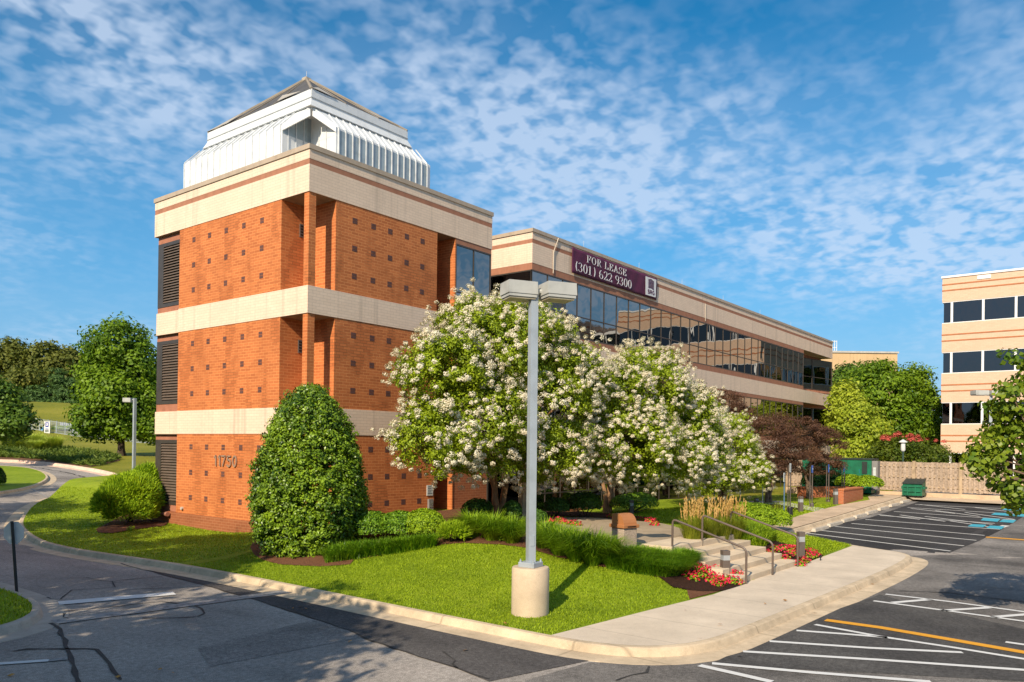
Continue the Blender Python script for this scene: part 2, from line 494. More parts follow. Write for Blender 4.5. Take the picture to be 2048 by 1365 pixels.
def in_poly(P, poly):
    x, y = P[:, 0], P[:, 1]; c = np.zeros(len(P), bool); j = len(poly) - 1
    for i in range(len(poly)):
        xi, yi = poly[i][0], poly[i][1]; xj, yj = poly[j][0], poly[j][1]
        c ^= ((yi > y) != (yj > y)) & (x < (xj - xi) * (y - yi) / (yj - yi + 1e-12) + xi); j = i
    return c

def scatter(poly, n, holes=(), h=isl, off=0.):
    lo = np.min([(p[0], p[1]) for p in poly], 0); hi = np.max([(p[0], p[1]) for p in poly], 0)
    P = RNG.uniform(lo, hi, (n, 2)); k = in_poly(P, poly)
    for q in holes: k &= ~in_poly(P, q)
    P = P[k]; z = np.array([h(x, y) + off for x, y in P])
    return np.column_stack([P, z])
# ------------------------------------------------------------ palette
A_OLD = asphalt('asphalt_old', (.19, .17, .152), (.36, .32, .283), .22, .5, .45)
A_MID = asphalt('asphalt_mid', (.095, .088, .083), (.26, .237, .215), .35, .5, .52)
A_DARK = asphalt('asphalt_dark', (.034, .033, .034), (.066, .063, .062), .3, .4)
A_SEAL = asphalt('asphalt_seal', (.06, .056, .056), (.11, .102, .098), .35, .45)
A_PATCH = asphalt('asphalt_patch', (.165, .148, .134), (.30, .268, .24), .8, .5)
M_TAR = plain('tar', (.045, .042, .04), .75, .2, var=.2)
M_WHITE = paintmat('white_paint', (.66, .65, .63), .36)
M_FADED = paintmat('faded_paint', (.30, .29, .28), .47, (.1, .095, .09))
M_LINE = paintmat('line_paint', (.62, .6, .56), .38, (.04, .04, .04))
M_YELLOW = paintmat('yellow_paint', (.72, .33, .02), .33)
M_BLUE = paintmat('blue_paint', (.05, .36, .47), .38, (.04, .04, .04))
M_KERB = concrete('kerb_concrete', (.56, .44, .30), 1.4, .28, .55, 3.05)
M_WALK = concrete('walk_concrete', (.60, .50, .385), .8, .16, .2, 1.52)
M_OLDWALK = concrete('old_walk_concrete', (.55, .41, .28), .9, .25, .4, 1.52)
M_GRASS = grassmat('lawn_soil', (.125, .185, .008), (.21, .285, .012), (.30, .35, .025))
M_DRY = grassmat('dry_grass', (.13, .145, .012), (.21, .205, .018), (.30, .26, .035), .12)
M_MULCH = mulchmat('mulch', (.11, .05, .028), (.32, .15, .08))
M_DMULCH = mulchmat('dark_mulch', (.025, .012, .008), (.09, .042, .026))

# ------------------------------------------------------------ ground
def ground_sheet():
    # polar grid about the camera's foot: fine near, coarse to the horizon
    rs = [0.] + [1.5 * 1.13 ** k for k in range(60)]
    rs = [r for r in rs if r < 1500] + [1800.]
    n = 120; mb = MB()
    for r in rs:
        for k in range(n):
            a = 2 * math.pi * k / n; x, y = CAM[0] + r * math.cos(a), CAM[1] + r * math.sin(a)
            mb.v.append((x, y, hT(x, y) - .06))
    for i in range(len(rs) - 1):
        for k in range(n): mb.f.append((i * n + k, (i + 1) * n + k, (i + 1) * n + (k + 1) % n, i * n + (k + 1) % n))
    o = mb.build('ground', M_DRY, None, True); o['kind'] = 'structure'
ground_sheet()

far_kerb = [at(x, y) for x, y in ((0, 924), (60, 927), (120, 933), (180, 942), (220, 950), (262, 963))]
far_line = smoothline([(-32, 66), (-16, 70), (0, 66)] + [(p.x, p.y) for p in far_kerb] + [(9.2, 29), (10, 25), (14, 21)], 2)
road_poly = [(-70, 60)] + [(p.x, p.y) for p in far_line] + [(14, 12), (14, -7.5), (36.2, -7.5), (60, -9), (60, -60), (40, -90), (-70, -90)]
drape('road', road_poly, hT, 0., A_OLD, 3.)
# lot: darker asphalt to the right, a sealed strip along the kerb
lot = [atz(*p, 0) for p in ((1000, 1600), (1050, 1362), (1180, 1325), (1330, 1329))] 
lot_poly = [(p.x, p.y) for p in lot] + [(-4, -15.2), (11.9, -15.4), (14.4, -11), (36, -10.4), (60, -10.4), (60, -60), (20, -60)]
drape('parking_lot', lot_poly, hT, .004, A_MID, 3.)
seal = [atz(*p, 0) for p in ((273, 1136), (403, 1170), (513, 1201), (615, 1235), (697, 1262), (739, 1281), (838, 1315), (910, 1337), (978, 1364), (1180, 1322), (1100, 1296), (1000, 1268), (900, 1246), (700, 1205), (500, 1163), (330, 1135))]
drape('sealed_strip', [(p.x, p.y) for p in seal], hT, .008, A_SEAL, 2.)
stalls = [at(*p) for p in ((1592, 1064), (1720, 1094), (1850, 1113), (1905, 1104), (1960, 1082), (2000, 1062), (2060, 1026), (2048, 1012), (1840, 1003), (1740, 1036))]
drape('sealed_stalls', [(p.x, p.y) for p in stalls], hT, .009, A_DARK, 2.)
fore = [atz(*p, 0) for p in ((1420, 1330), (1560, 1262), (1660, 1225), (1760, 1190), (1850, 1215), (2060, 1262), (2060, 1365), (1700, 1345), (1500, 1335))]
drape('sealed_bay', [(p.x, p.y) for p in fore], hT, .009, asphalt('asphalt_bay', (.05, .048, .048), (.10, .095, .09), .5, .45, .5), 2.)
patch = [atz(*p, 0) for p in ((395, 1296), (690, 1226), (752, 1238), (790, 1262), (640, 1292), (420, 1334))]
drape('road_patch', [(p.x, p.y) for p in patch], hT, .006, A_PATCH, 2.)

# tar sealed cracks
CR = MB()
def crack(pts, w, wob=.03):
    P = [at(*p) for p in pts]; Q = resample(P, .35)
    Q = [q + Vector((random.uniform(-wob, wob), random.uniform(-wob, wob), 0)) for q in Q]
    k = random.random() * 9
    strip_geo(CR, Q, lambda t: w * (.75 + .35 * math.sin(t * 31 + k)), hT, .013, .3)
crack([(635, 1151), (720, 1181)], .05)
crack([(240, 1128), (403, 1170), (513, 1201), (615, 1235), (697, 1262), (739, 1281), (838, 1315), (910, 1337), (978, 1361)], .05)
crack([(102, 1247), (112, 1252), (120, 1259), (127, 1275), (131, 1293), (136, 1308), (140, 1320), (150, 1345), (162, 1368)], .09)
crack([(27, 1303), (55, 1299), (85, 1298), (143, 1298), (175, 1298), (191, 1301), (208, 1313), (219, 1327), (230, 1342), (238, 1362)], .075)
crack([(130, 1223), (239, 1213), (321, 1204), (386, 1211), (402, 1219), (410, 1228), (398, 1234), (379, 1236), (284, 1238)], .05)
crack([(93, 1196), (100, 1199), (120, 1200), (143, 1182), (229, 1176), (225, 1163), (325, 1154)], .045)
crack([(100, 1160), (170, 1156), (229, 1166)], .03)
crack([(200, 1185), (280, 1179), (330, 1177), (480, 1172)], .03)
crack([(130, 1228), (128, 1236), (150, 1240)], .05)
crack([(886, 1304), (893, 1311), (909, 1322), (902, 1330), (915, 1338)], .05)
crack([(1235, 1363), (1262, 1352), (1290, 1346), (1296, 1334)], .05)
crack([(1852, 1113), (1870, 1100), (1884, 1092), (1928, 1077), (1967, 1061), (2000, 1043), (2020, 1031), (2035, 1022)], .28, .05)
crack([(1880, 1092), (1886, 1101), (1896, 1106)], .3)
crack([(1880, 1103), (1930, 1112), (1975, 1118), (2010, 1126)], .07)
crack([(1800, 1183), (1900, 1187), (2048, 1205)], .08)
crack([(60, 934), (120, 943), (150, 950), (178, 957), (190, 963), (184, 972), (176, 978), (180, 982)], .16, .12)
crack([(178, 957), (187, 961), (185, 969), (178, 975)], .12, .1)
CR.build('crack_seal', M_TAR)['kind'] = 'structure'

# painted markings
def mark(name, lines, mat, off=.017):
    mb = MB()
    for w, pts in lines: strip_geo(mb, [at(*p) for p in pts], w, hT, off, .6)
    o = mb.build(name, mat); o['kind'] = 'structure'
mark('stop_line', [(.42, [(117, 1208), (349, 1188)])], M_WHITE)
mark('white_line', [(.14, [(-20, 1331), (98, 1323)])], M_WHITE)
mark('worn_line', [(.42, [(108, 1246), (350, 1214), (610, 1180)]), (.16, [(98, 1323), (135, 1319)]), (.1, [(30, 962), (120, 1008)])], M_FADED)
mark('hatched_marking', [(.13, [(1486, 1305), (1760, 1322), (2060, 1343)]), (.13, [(1539, 1284.5), (1740, 1298), (1925, 1307)]), (.13, [(1593, 1263), (1690, 1270), (1775, 1277)]),
    (.13, [(1630, 1251), (1760, 1275), (1900, 1296), (2060, 1322)]), (.15, [(1399, 1333), (1470, 1349), (1544, 1366)]), (.14, [(1424, 1329), (1620, 1347), (1862, 1366)]),
    (.14, [(1771, 1190), (1900, 1205), (2060, 1227)]), (.14, [(1747, 1203.4), (1900, 1224), (2060, 1246)]), (.16, [(1785, 1207), (1862, 1200.5)]), (.16, [(1884, 1223), (1978, 1217)]), (.16, [(1985, 1236), (2060, 1230)]), (.14, [(2011, 1286), (2060, 1293)])], M_WHITE)
mark('yellow_line', [(.24, [(1651, 1242), (1760, 1257), (1900, 1281), (2060, 1309)]), (.3, [(1972, 1075.5), (2060, 1082)])], M_YELLOW, .019)
SL = [((1611, 1067), (1901, 1103.5)), ((1633, 1061), (1928, 1093)), ((1670, 1054), (1953, 1082)), ((1703, 1048), (1969, 1072)), ((1731, 1040), (2000, 1060)), ((1760, 1032), (1990, 1048)), ((1788, 1024), (2030, 1041)), ((1815, 1016), (2048, 1030)), ((1830, 1010), (2048, 1020))]
mark('stall_lines', [(.13, [a, b]) for a, b in SL] + [(.13, [(1756, 1030), (1840, 1040)]), (.13, [(1800, 1031), (1890, 1044)]), (.13, [(1850, 1034), (1985, 1050)]), (.13, [(1900, 1043), (2000, 1058)]),
    (.13, [(1822, 1018), (1910, 1028)]), (.13, [(1870, 1022), (1960, 1034)]), (.13, [(1930, 1026), (2030, 1040)]), (.13, [(1840, 1010), (1930, 1020)]), (.13, [(1950, 1016), (2048, 1028)]), (.3, [(2012, 1052), (2000, 1056)])], M_LINE)
mb = MB()
for q in (((1944, 1049.5), (1973, 1051), (1966, 1056), (1935, 1054)), ((1980, 1052.5), (2010, 1054), (2003, 1060), (1972, 1057.5)), ((1967, 1037), (2001, 1039), (1995, 1045), (1961, 1042)), ((2006, 1040), (2033, 1041.5), (2026, 1047), (1998, 1045)),
          ((1990, 1026.5), (2024, 1028), (2018, 1033), (1982, 1030.5)), ((2028, 1029), (2056, 1030), (2052, 1035), (2021, 1033)), ((2012, 1017.5), (2042, 1018.5), (2036, 1023), (2004, 1021))):
    P = [at(*p) for p in q]; mb.quad(*[(p.x, p.y, hT(p.x, p.y) + .021) for p in P][::-1])
mb.build('blue_markings', M_BLUE)['kind'] = 'structure'

# ------------------------------------------------------------ islands and kerbs
# kerb back edge of the main island, walked so that the lawn lies on the left
kb = [(9, 27.0), (5.5, 25.6), (2.2, 23.6), (-.9, 18.9), (-3.1, 14.1), (-4.25, 11.1), (-5.05, 7.6), (-5.22, 4.8), (-5.05, 2.7), (-4.78, .4), (-4.62, -2), (-4.6, -5), (-4.68, -9), (-4.72, -12.6), (-4.7, -14.0), (-4.25, -14.95), (-3.3, -15.42), (-1.6, -15.5), (4, -15.66), (8, -15.75), (11.3, -15.65), (12.2, -15.2), (12.6, -14.5), (13.6, -12.4), (14.45, -10.75), (15.2, -10.25), (18, -10.25), (36, -10.4)]
kline = smoothline(kb, 2)
front = offset(kline, -.17)
sweep('kerb', front, KERB, hT, M_KERB, .4)
lawn_poly = [(p.x, p.y) for p in offset(kline, .0)] + [(36, -6), (14, 5), (12, 27)]
drape('lawn', lawn_poly, isl, -.004, M_GRASS, .4)
# pavements
walk_poly = [(-4.72, -13.17)] + [(p.x, p.y) for p in kline if -13.2 >= p.y and p.x < 13.2] + [(13.1, -13.5), (7.2, -13.66), (7.0, -13.5), (2.7, -13.5), (2.68, -13.66), (.9, -13.7), (-1.5, -13.45)]
drape('pavement', walk_poly, lambda x, y: hT(x, y) + .15, .008, M_WALK, 1.)
# lawn is higher than the pavement behind its back edge only from here inwards
p2 = [(14.9, -10.3)] + [(x, -10.32 - .002 * x) for x in (18, 22, 26, 30, 34, 36.4)] + [(36.4, -8.6), (34, -8.8), (31.8, -9.45), (27.9, -9.0), (22, -8.95), (16, -9.3), (14.8, -9.9)]
drape('footway', p2, lambda x, y: hT(x, y) + .15, .03, M_OLDWALK, 1.)
plaza = [(2.25, -11.6), (7.0, -11.6), (7.2, -9.8), (9.4, -7.6), (9.6, -5.2), (8.4, -5.1), (7.2, -4.6), (9.5, -1.5), (11.8, -1.5), (12, 3.5), (9.35, 3.5), (9.3, 0), (5.8, -4.6), (4.3, -6.4), (2.6, -8.6)]
drape('paved_path', plaza, isl, .016, concrete('shaded_path_concrete', (.36, .28, .19), .9, .25, .45), .6)  # concrete darkened, the shade over the path is put into its colour
spur = [at(x, y, isl) for x, y in ((1480, 1003), (1560, 1003), (1600, 1010), (1665, 1021), (1640, 1026), (1560, 1010), (1480, 1008))]
drape('side_path', [(p.x, p.y) for p in spur], isl, .02, concrete('side_concrete', (.5, .47, .43), 1., .15, .2), 1.)
apron = [(36.4, -8.6), (36.4, -10.4), (34.3, -11.2), (34.3, -24), (39.5, -24), (39.5, -4), (36, -4)]
drape('concrete_apron', apron, lambda x, y: hT(x, y) + .1, .02, concrete('apron_concrete', (.58, .44, .30), .8, .3, .6), 1.)

bed = [at(x, y, isl) for x, y in ((500, 1096), (508, 1110), (525, 1121), (560, 1130), (640, 1134), (700, 1130), (708, 1120), (760, 1112), (830, 1101), (885, 1090), (930, 1087), (1000, 1090), (1055, 1097), (1120, 1117), (1200, 1134), (1290, 1150), (1370, 1166))]
bed_poly = [(p.x, p.y) for p in bed] + [(.0, -13.55), (1.6, -13.66), (2.8, -13.62), (2.3, -11.6), (2.6, -8.6), (4.3, -6.4), (9.0, -.4), (9, 0), (0, 0), (0, 2.4)]
drape('mulch_bed', bed_poly, isl, .014, M_MULCH, .4)
dark_bed = [Vector(p + (0,)) for p in ((.5, -12.9), (.9, -13.4), (1.5, -13.7), (2.0, -13.72), (2.82, -13.72), (2.4, -13.5), (2.36, -11.6), (1.5, -11.6), (.9, -12.1))]
drape('dark_mulch_bed', [(p.x, p.y) for p in dark_bed], isl, .026, M_DMULCH, .4)
db2 = [(6.95, -13.66), (9.6, -13.55), (9.9, -12.6), (9.2, -11.9), (7.3, -11.9), (6.95, -12.2)]
drape('dark_mulch_bed', db2, isl, .026, M_DMULCH, .5)
bed3 = [(9.8, -5), (10.5, -6.2), (14, -5.6), (16, -4.2), (16, -.1), (9.5, -.1), (7.5, -4.3)]
drape('mulch_bed', bed3, isl, .02, M_DMULCH, .6)
mnd = [at(x, y, isl) for x, y in ((192, 1060), (196, 1067), (225, 1068), (270, 1060), (330, 1053), (340, 1040), (250, 1030))]
drape('mulch_bed', [(p.x, p.y) for p in mnd], isl, .03, M_MULCH, .6)
mt = [at(x, y, isl) for x, y in ((1480, 1012), (1530, 1016), (1600, 1022), (1590, 1010), (1530, 1004))]
drape('mulch_bed', [(p.x, p.y) for p in mt], isl, .018, M_DMULCH, 1.)

# small island with the stop sign, bottom left
ni = smoothline([(-16, 3.5), (-9.5, 3.6), (-9.25, 1), (-9.24, -1.6), (-9.35, -3.4), (-9.95, -4.9), (-11, -5.55), (-16, -5.9)], 2)
ni = ni[::-1]
sweep('kerb', offset(ni, -.17), KERB, hT, concrete('grey_kerb', (.42, .37, .31), 1.4, .2, .4), .3)
ni_poly = [(p.x, p.y) for p in ni]
drape('lawn', ni_poly, lambda x, y: hT(x, y) + .15, -.004, M_GRASS, 1.)
# lawn tongue further up the drive
i2 = smoothline([(-16, 60), (6.6, 52.6), (9.3, 49.2), (8.9, 44.5), (7.4, 39), (5.6, 34.3), (3.2, 29.9), (.9, 26.9), (-2.5, 24.4), (-10, 20), (-16, 17.5)], 2)
i2 = i2[::-1]
sweep('kerb', offset(i2, -.17), KERB, hT, M_KERB, .6)
i2_poly = [(p.x, p.y) for p in i2]
drape('lawn', i2_poly, lambda x, y: hT(x, y) + .15, -.004, M_GRASS, 2.)
# far kerb and verge
fk = [p for p in far_line][::-1]
sweep('kerb', offset(fk[::-1], -.17), [(d, z * 1.6) for d, z in KERB], hT, concrete('far_kerb', (.66, .47, .36), 1.4, .2, .3), .6)
verge = [(p.x, p.y) for p in far_line] + [(40, 20), (75, 60), (75, 140), (30, 170), (-60, 150)]
drape('verge', verge, lambda x, y: hT(x, y) + .15, -.004, M_DRY, 4.)
# ------------------------------------------------------------ the office building
Z0 = CAM[2]
COP, SB, ST, CB = 13.25, 12.48, 12.6, 11.71
B2T, B2B, B3T, B3B = 8.64, 7.74, 4.68, 3.79
WT, WB, PB, P2, P2B, W2B_ = 11.41, 8.75, 8.43, 7.42, 7.17, 4.51
TX, TL = 9.3, 9.85
BR = brick('orange_brick', (.53, .168, .052), (.37, .105, .032), (.66, .28, .10), .3, .1, .009, .4, .8)
BRD = brick('plinth_brick', (.30, .10, .042), (.24, .078, .033), (.42, .2, .1), .3, .1, .008, .3)
CR_ = brick('cream_brick', (.74, .57, .43), (.68, .52, .39), (.50, .38, .28), .3, .1, .006, .2, 0, .75, .3, .5)
PINK = plain('brown_stripe', (.36, .165, .10), .75, .2, var=.1, streak=.25)
CAPM = plain('coping_metal', (.42, .33, .24), .45, .4, var=.08, streak=.15)
BRONZE = plain('bronze_metal', (.05, .04, .032), .45, .5, var=.15)
SOFF = plain('soffit', (.30, .22, .15), .8, .2)
GL = glassmat('curtain_glass', (.25, .25, .245), .085)
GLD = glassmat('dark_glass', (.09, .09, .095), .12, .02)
WHITEM = plain('white_metal', (.64, .66, .67), .45, .4, var=.05, streak=.12)
BLUEM = plain('lantern_shaded_grey', (.30, .37, .41), .35, .5, var=.12, streak=.3)  # grey-blue for the lantern's shaded faces, shade put into the colour
DARKF = plain('dark_roof_glass', (.085, .075, .062), .5, .4, var=.2, streak=.3)

ob = thing('office_building', 'brick and cream office building with square corner tower and long glazed wing', 'office building', (0, 0, 0))
def P(mb, name, mat, parent=ob, **k): return mb.build(name, mat, parent, **k)
# tower walls: plan with recessed corner, recessed slot on the right face and louvre bay on the left
A_, P_, Q_, B_, C_ = 1.11, 1.48, 8.0, 6.04, 7.06
def tower_walls(z0, z1, mb):
    plan = [(0, P_), (A_, P_), (A_, 0), (B_, 0), (B_, 1.3), (C_, 1.3), (C_, 0), (C_ + .06, 0), (C_ + .06, 9.9), (.4, 9.9), (.4, Q_), (0, Q_)]
    mb.prism(plan, z0, z1)
w = MB()
for z0, z1 in ((B2T, CB), (B3T, B2B), (.75, B3B)): tower_walls(z0, z1, w)
P(w, 'brick_wall', BR)
w = MB()
w.prism([(-.012, P_ - .02), (A_ - .02, P_ - .02), (A_ - .02, -.012), (B_ + .012, -.012), (B_ + .012, 1.2), (C_, 1.2), (C_, -.012), (TX, -.012), (TX, 9.9), (-.012, 9.9)], -.4, .75)
P(w, 'plinth', BRD)
w = MB()
for z0, z1 in ((B2T, CB), (B3T, B2B), (.75, B3B)): w.box(0.015, .29, .015, .27, z0, z1)
w.box(.01, .3, .01, .28, -.3, .75)
P(w, 'corner_post', BR)
# cream bands
w = MB(); w.box(-.02, TX + .02, -.02, 9.9, CB, ST); w.box(-.02, TX + .02, -.02, 9.9, SB + .3 - .0, COP - .16)
P(w, 'parapet_band', CR_)
for z0, z1 in ((B2B, B2T), (B3B, B3T)):
    w = MB(); w.prism([(-.02, -.02), (TX + .02, -.02), (TX + .02, 9.9), (.1, 9.9), (.1, Q_), (-.02, Q_)], z0, z1); P(w, 'cream_band', CR_)
w = MB(); w.box(-.012, TX + .012, -.012, 9.9, ST, SB + .3); P(w, 'brown_stripe', PINK)
w = MB(); w.box(-.06, TX + .06, -.06, 9.94, COP - .16, COP); P(w, 'coping', CAPM)
for z in (CB, B2B, B3B):
    for x0, x1, y0, y1 in ((.02, A_ + .05, .02, P_ + .05), (B_ - .02, C_ + .02, .02, 1.28), (.0, .42, Q_ + .02, 9.88)): w = MB(); w.box(x0, x1, y0, y1, z - .012, z - .004); P(w, 'soffit', SOFF)
# vents: little squares of dark brick
VM = plain('vent_brick', (.12, .058, .048), .7, .2, var=.15)
ventL = None
def vent(x, y, z, face):
    global ventL
    if face == 'L':
        m = MB()
        for dz in (-.052, .052): m.box(-.006, .02, y - .105, y + .105, z + dz - .045, z + dz + .045)
    else:
        m = MB()
        for dz in (-.052, .052): m.box(x - .105, x + .105, -.006, .02, z + dz - .045, z + dz + .045)
    m.build('vent', VM, ob)
for zs in ((11.18, 10.22, 9.27), (7.23, 6.27, 5.32), (3.3, 2.33, 1.37)):
    for z in zs:
        for y in (6.97, 5.89, 4.79, 3.68, 2.59): vent(0, y, z, 'L')
        for x in (1.93, 2.78, 3.58, 4.41, 5.23): vent(x, 0, z, 'R')
# louvre panels with header and sill of brick
for z0, z1 in ((8.86, 11.42), (4.98, 7.5), (1.0, 3.56)):
    f = MB(); y0, y1 = Q_ + .04, 9.86; x = .12
    f.box(x, x + .1, y1 - .42, y1, z0, z1); f.box(x, x + .1, y0, y0 + .06, z0, z1); f.box(x, x + .1, y0 + .06, y1 - .42, z1 - .14, z1); f.box(x, x + .1, y0 + .06, y1 - .42, z0, z0 + .14)
    lo = f.build('louvre_panel', BRONZE, ob)
    s = MB(); k = z0 + .17
    while k < z1 - .16:
        s.add([(x, y0 + .06, k), (x, y1 - .42, k), (x + .09, y1 - .42, k + .085), (x + .09, y0 + .06, k + .085), (x, y0 + .06, k + .022), (x, y1 - .42, k + .022), (x + .09, y1 - .42, k + .105), (x + .09, y0 + .06, k + .105)],
              [(0, 1, 2, 3), (7, 6, 5, 4), (0, 4, 5, 1), (1, 5, 6, 2), (2, 6, 7, 3), (3, 7, 4, 0)]); k += .108
    s.build('slat', plain('slat_metal', (.13, .095, .07), .45, .5), lo)
    s = MB(); s.box(x + .1, x + .12, y0, y1, z0, z1); s.build('backing', plain('black_void', (.012, .011, .01), .9, .1), lo)
for z0, z1 in ((11.42, CB), (B2T, 8.86), (7.5, B2B), (B3T, 4.98), (3.56, B3B), (.75, 1.0)): w = MB(); w.box(.14, .42, Q_ + .03, 9.88, z0, z1); P(w, 'louvre_header', plain('header_brick', (.36, .15, .09), .8, .2))
# standpipe outlet and hose tap near the ground
w = MB(); w.tube([(.02, 9.25, .62), (-.12, 9.25, .62), (-.12, 8.45, .66)], .05); w.tube([(-.14, 9.3, .62), (-.14, 9.2, .62)], .09); w.tube([(-.14, 8.5, .66), (-.14, 8.35, .66)], .09)
P(w, 'pipe_outlet', plain('pipe_brown', (.33, .15, .1), .5, .4), smooth=True)
w = MB(); w.tube([(.0, 7.5, .93), (-.08, 7.5, .93)], .06); P(w, 'hose_tap', plain('tap_metal', (.5, .45, .4), .4, .5))
# number 11750
NM = plain('number_metal', (.40, .27, .19), .35, .5, metal=.3, var=.1)
def arc(pts_fn, a0, a1, n=14): return [pts_fn(R(a0 + (a1 - a0) * i / n)) for i in range(n + 1)]
def stroke(mb, pts, w, frame, d):
    """strokes on a wall: pts in the wall's own 2D, w constant or function of heading"""
    n = len(pts); L_, R_ = [], []
    for i in range(n):
        ax, ay = pts[max(i - 1, 0)]; bx, by = pts[min(i + 1, n - 1)]
        dx, dy = bx - ax, by - ay; l = math.hypot(dx, dy) or 1; nx, ny = -dy / l, dx / l
        ww = w(dx / l, dy / l) if callable(w) else w
        L_.append((pts[i][0] + nx * ww / 2, pts[i][1] + ny * ww / 2)); R_.append((pts[i][0] - nx * ww / 2, pts[i][1] - ny * ww / 2))
    for i in range(n - 1): mb.slab([frame(*R_[i]), frame(*R_[i + 1]), frame(*L_[i + 1]), frame(*L_[i])], d)
DIG = {
 '1': [[(.1, .78), (.3, 1)], [(.3, 1), (.3, 0)]],
 '7': [[(.0, .96), (.5, .96)], [(.5, .98), (.15, 0)]],
 '5': [[(.45, .96), (.08, .96)], [(.1, .98), (.08, .55)], [(.08, .55), (.2, .62)] + arc(lambda a: (.22 + .24 * math.cos(a), .31 + .31 * math.sin(a)), 85, -150)],
 '0': [arc(lambda a: (.25 + .2 * math.cos(a), .5 + .47 * math.sin(a)), 90, 450, 24)],
}
x = 0
for ch, adv in zip('11750', (.5, .5, .68, .68, .6)):
    w = MB()
    for s in DIG[ch]: stroke(w, [(px * .52 + x, py * .385) for px, py in s], .055, lambda u, v: (-.05, 5.36 - u, 2.62 + v - .0), (.035, 0, 0))
    P(w, 'house_number', NM); x += adv * .52

# tower's glazed bay on the right face
def glazing(name, x0, x1, z0, z1, y, nx, zr, bay_frame=.05, mat=GL, fx0=None):
    """ribbon of glass in the plane Y=y with mullions"""
    g = MB(); g.box(x0, x1, y + .03, y + .06, z0, z1); g_ = g.build(name, mat, ob)
    f = MB()
    for i in range(nx + 1):
        xx = x0 + (x1 - x0) * i / nx; hw = .02 if 0 < i < nx else .045
        a, b = max(x0, xx - hw), min(x1, xx + hw); f.box(a, b, y - .0, y + .028, z0 + .06, z1 - .06)
    f.box(x0, x1, y - .002, y + .028, z0, z0 + .06); f.box(x0, x1, y - .002, y + .028, z1 - .06, z1)
    if zr: 
        f.box(x0 + .05, x1 - .05, y + .003, y + .027, zr - .025, zr + .025)
    f.build('frame', BRONZE, g_); return g_
glazing('ribbon_window', C_ + .06, TX, B2T - .25, 11.5, .0, 2, 9.6)
w = MB(); w.box(C_ + .06, TX, .0, .3, 11.5, CB); P(w, 'header', PINK)
glazing('ribbon_window', C_ + .06, TX, B3T, B2B - .2, .0, 2, 5.6)
w = MB(); w.box(C_ + .06, TX, .0, .3, B2B - .2, B2B); P(w, 'header', PINK)
w = MB(); w.box(C_ + .06, TX, .03, .3, .75, B3B); P(w, 'entrance_wall', BRD)
w = MB(); w.box(TX - .08, TX, .0, 4., .75, B3B); w.box(TX - .03, TX, .3, 4., B3T, B2B); w.box(TX - .03, TX, .3, 4, B2T, CB); P(w, 'recess_wall', BRONZE)
# small vent grille high in the corner recess
for z in (10.6, 6.6):
    w = MB(); w.box(.74, .9, P_ - .03, P_ - .0, z, z + .45); g_ = P(w, 'grille', plain('grille_grey', (.10, .085, .08), .6, .3))
    w = MB()
    for i in range(4): w.box(.76, .88, P_ - .04, P_ - .031, z + .06 + i * .1, z + .1 + i * .1)
    P(w, 'grille_slot', plain('slot_dark', (.02, .01, .008), .8, .1), g_)

# ---- wing, flush with the tower's right face, its own left end wall set 2.9 m behind the tower
X0, X1, X2, YB = 12.16, 57.06, 49.27, 26.
w = MB(); w.box(X0, X1, -.0, YB, CB, ST); w.box(X0, X1, 0, YB, SB + .3, COP - .16); P(w, 'parapet_band', CR_)
w = MB(); w.box(X0 - .0, X1, .008, YB, ST, SB + .3); P(w, 'brown_stripe', PINK)
w = MB(); w.box(X0 - .05, X1 + .05, -.05, YB + .05, COP - .16, COP); P(w, 'coping', CAPM)
w = MB(); w.box(X0 + .01, X2, .01, YB, WT, CB); w.box(X2, X1 - .01, 1.0, YB, WT, CB); P(w, 'header', PINK)
corner = [(X2, .0), (X2, 1.5), (X1 - .02, .03), (X1, 0)]
w = MB(); w.box(X0 + .01, X2, .01, YB, PB, WB); w.prism([(X2, .01), (X2, 1.5), (X1 - .03, .04), (X1 - .03, YB), (X2 - 1, YB)], PB + .12, WB); P(w, 'sill_band', PINK)
w = MB(); w.box(X0, X1, .0, YB, P2, PB); P(w, 'cream_band', CR_)
w = MB(); w.box(X0 + .01, X2, .01, YB, P2B, P2); w.prism([(X2, 1.3), (X1 - .03, .05), (X1 - .03, YB), (X2, YB)], P2B, P2); P(w, 'header', PINK)
w = MB(); w.box(X0 + .01, X1 - .02, .01, YB, 4.19, 4.51); P(w, 'sill_band', PINK)
w = MB(); w.box(X0, X1, 0, YB, 3.18, 4.19); P(w, 'cream_band', CR_)
w = MB(); w.box(X0 + .01, X1 - .02, .01, YB, 2.93, 3.18); P(w, 'header', PINK)
w = MB(); w.box(X0, X1, .0, YB, -.5, .5); P(w, 'plinth', BRD)
w = MB()
for z0, z1 in ((WB, WT), (4.51, P2B), (.5, 2.93)): w.box(X0 + .3, X2 - .02, .3, YB, z0, z1); w.box(X2 - .02, X1 - .1, 1.62, YB, z0, z1)
P(w, 'core_wall', plain('core', (.05, .045, .04), .8, .2))
NP = 30
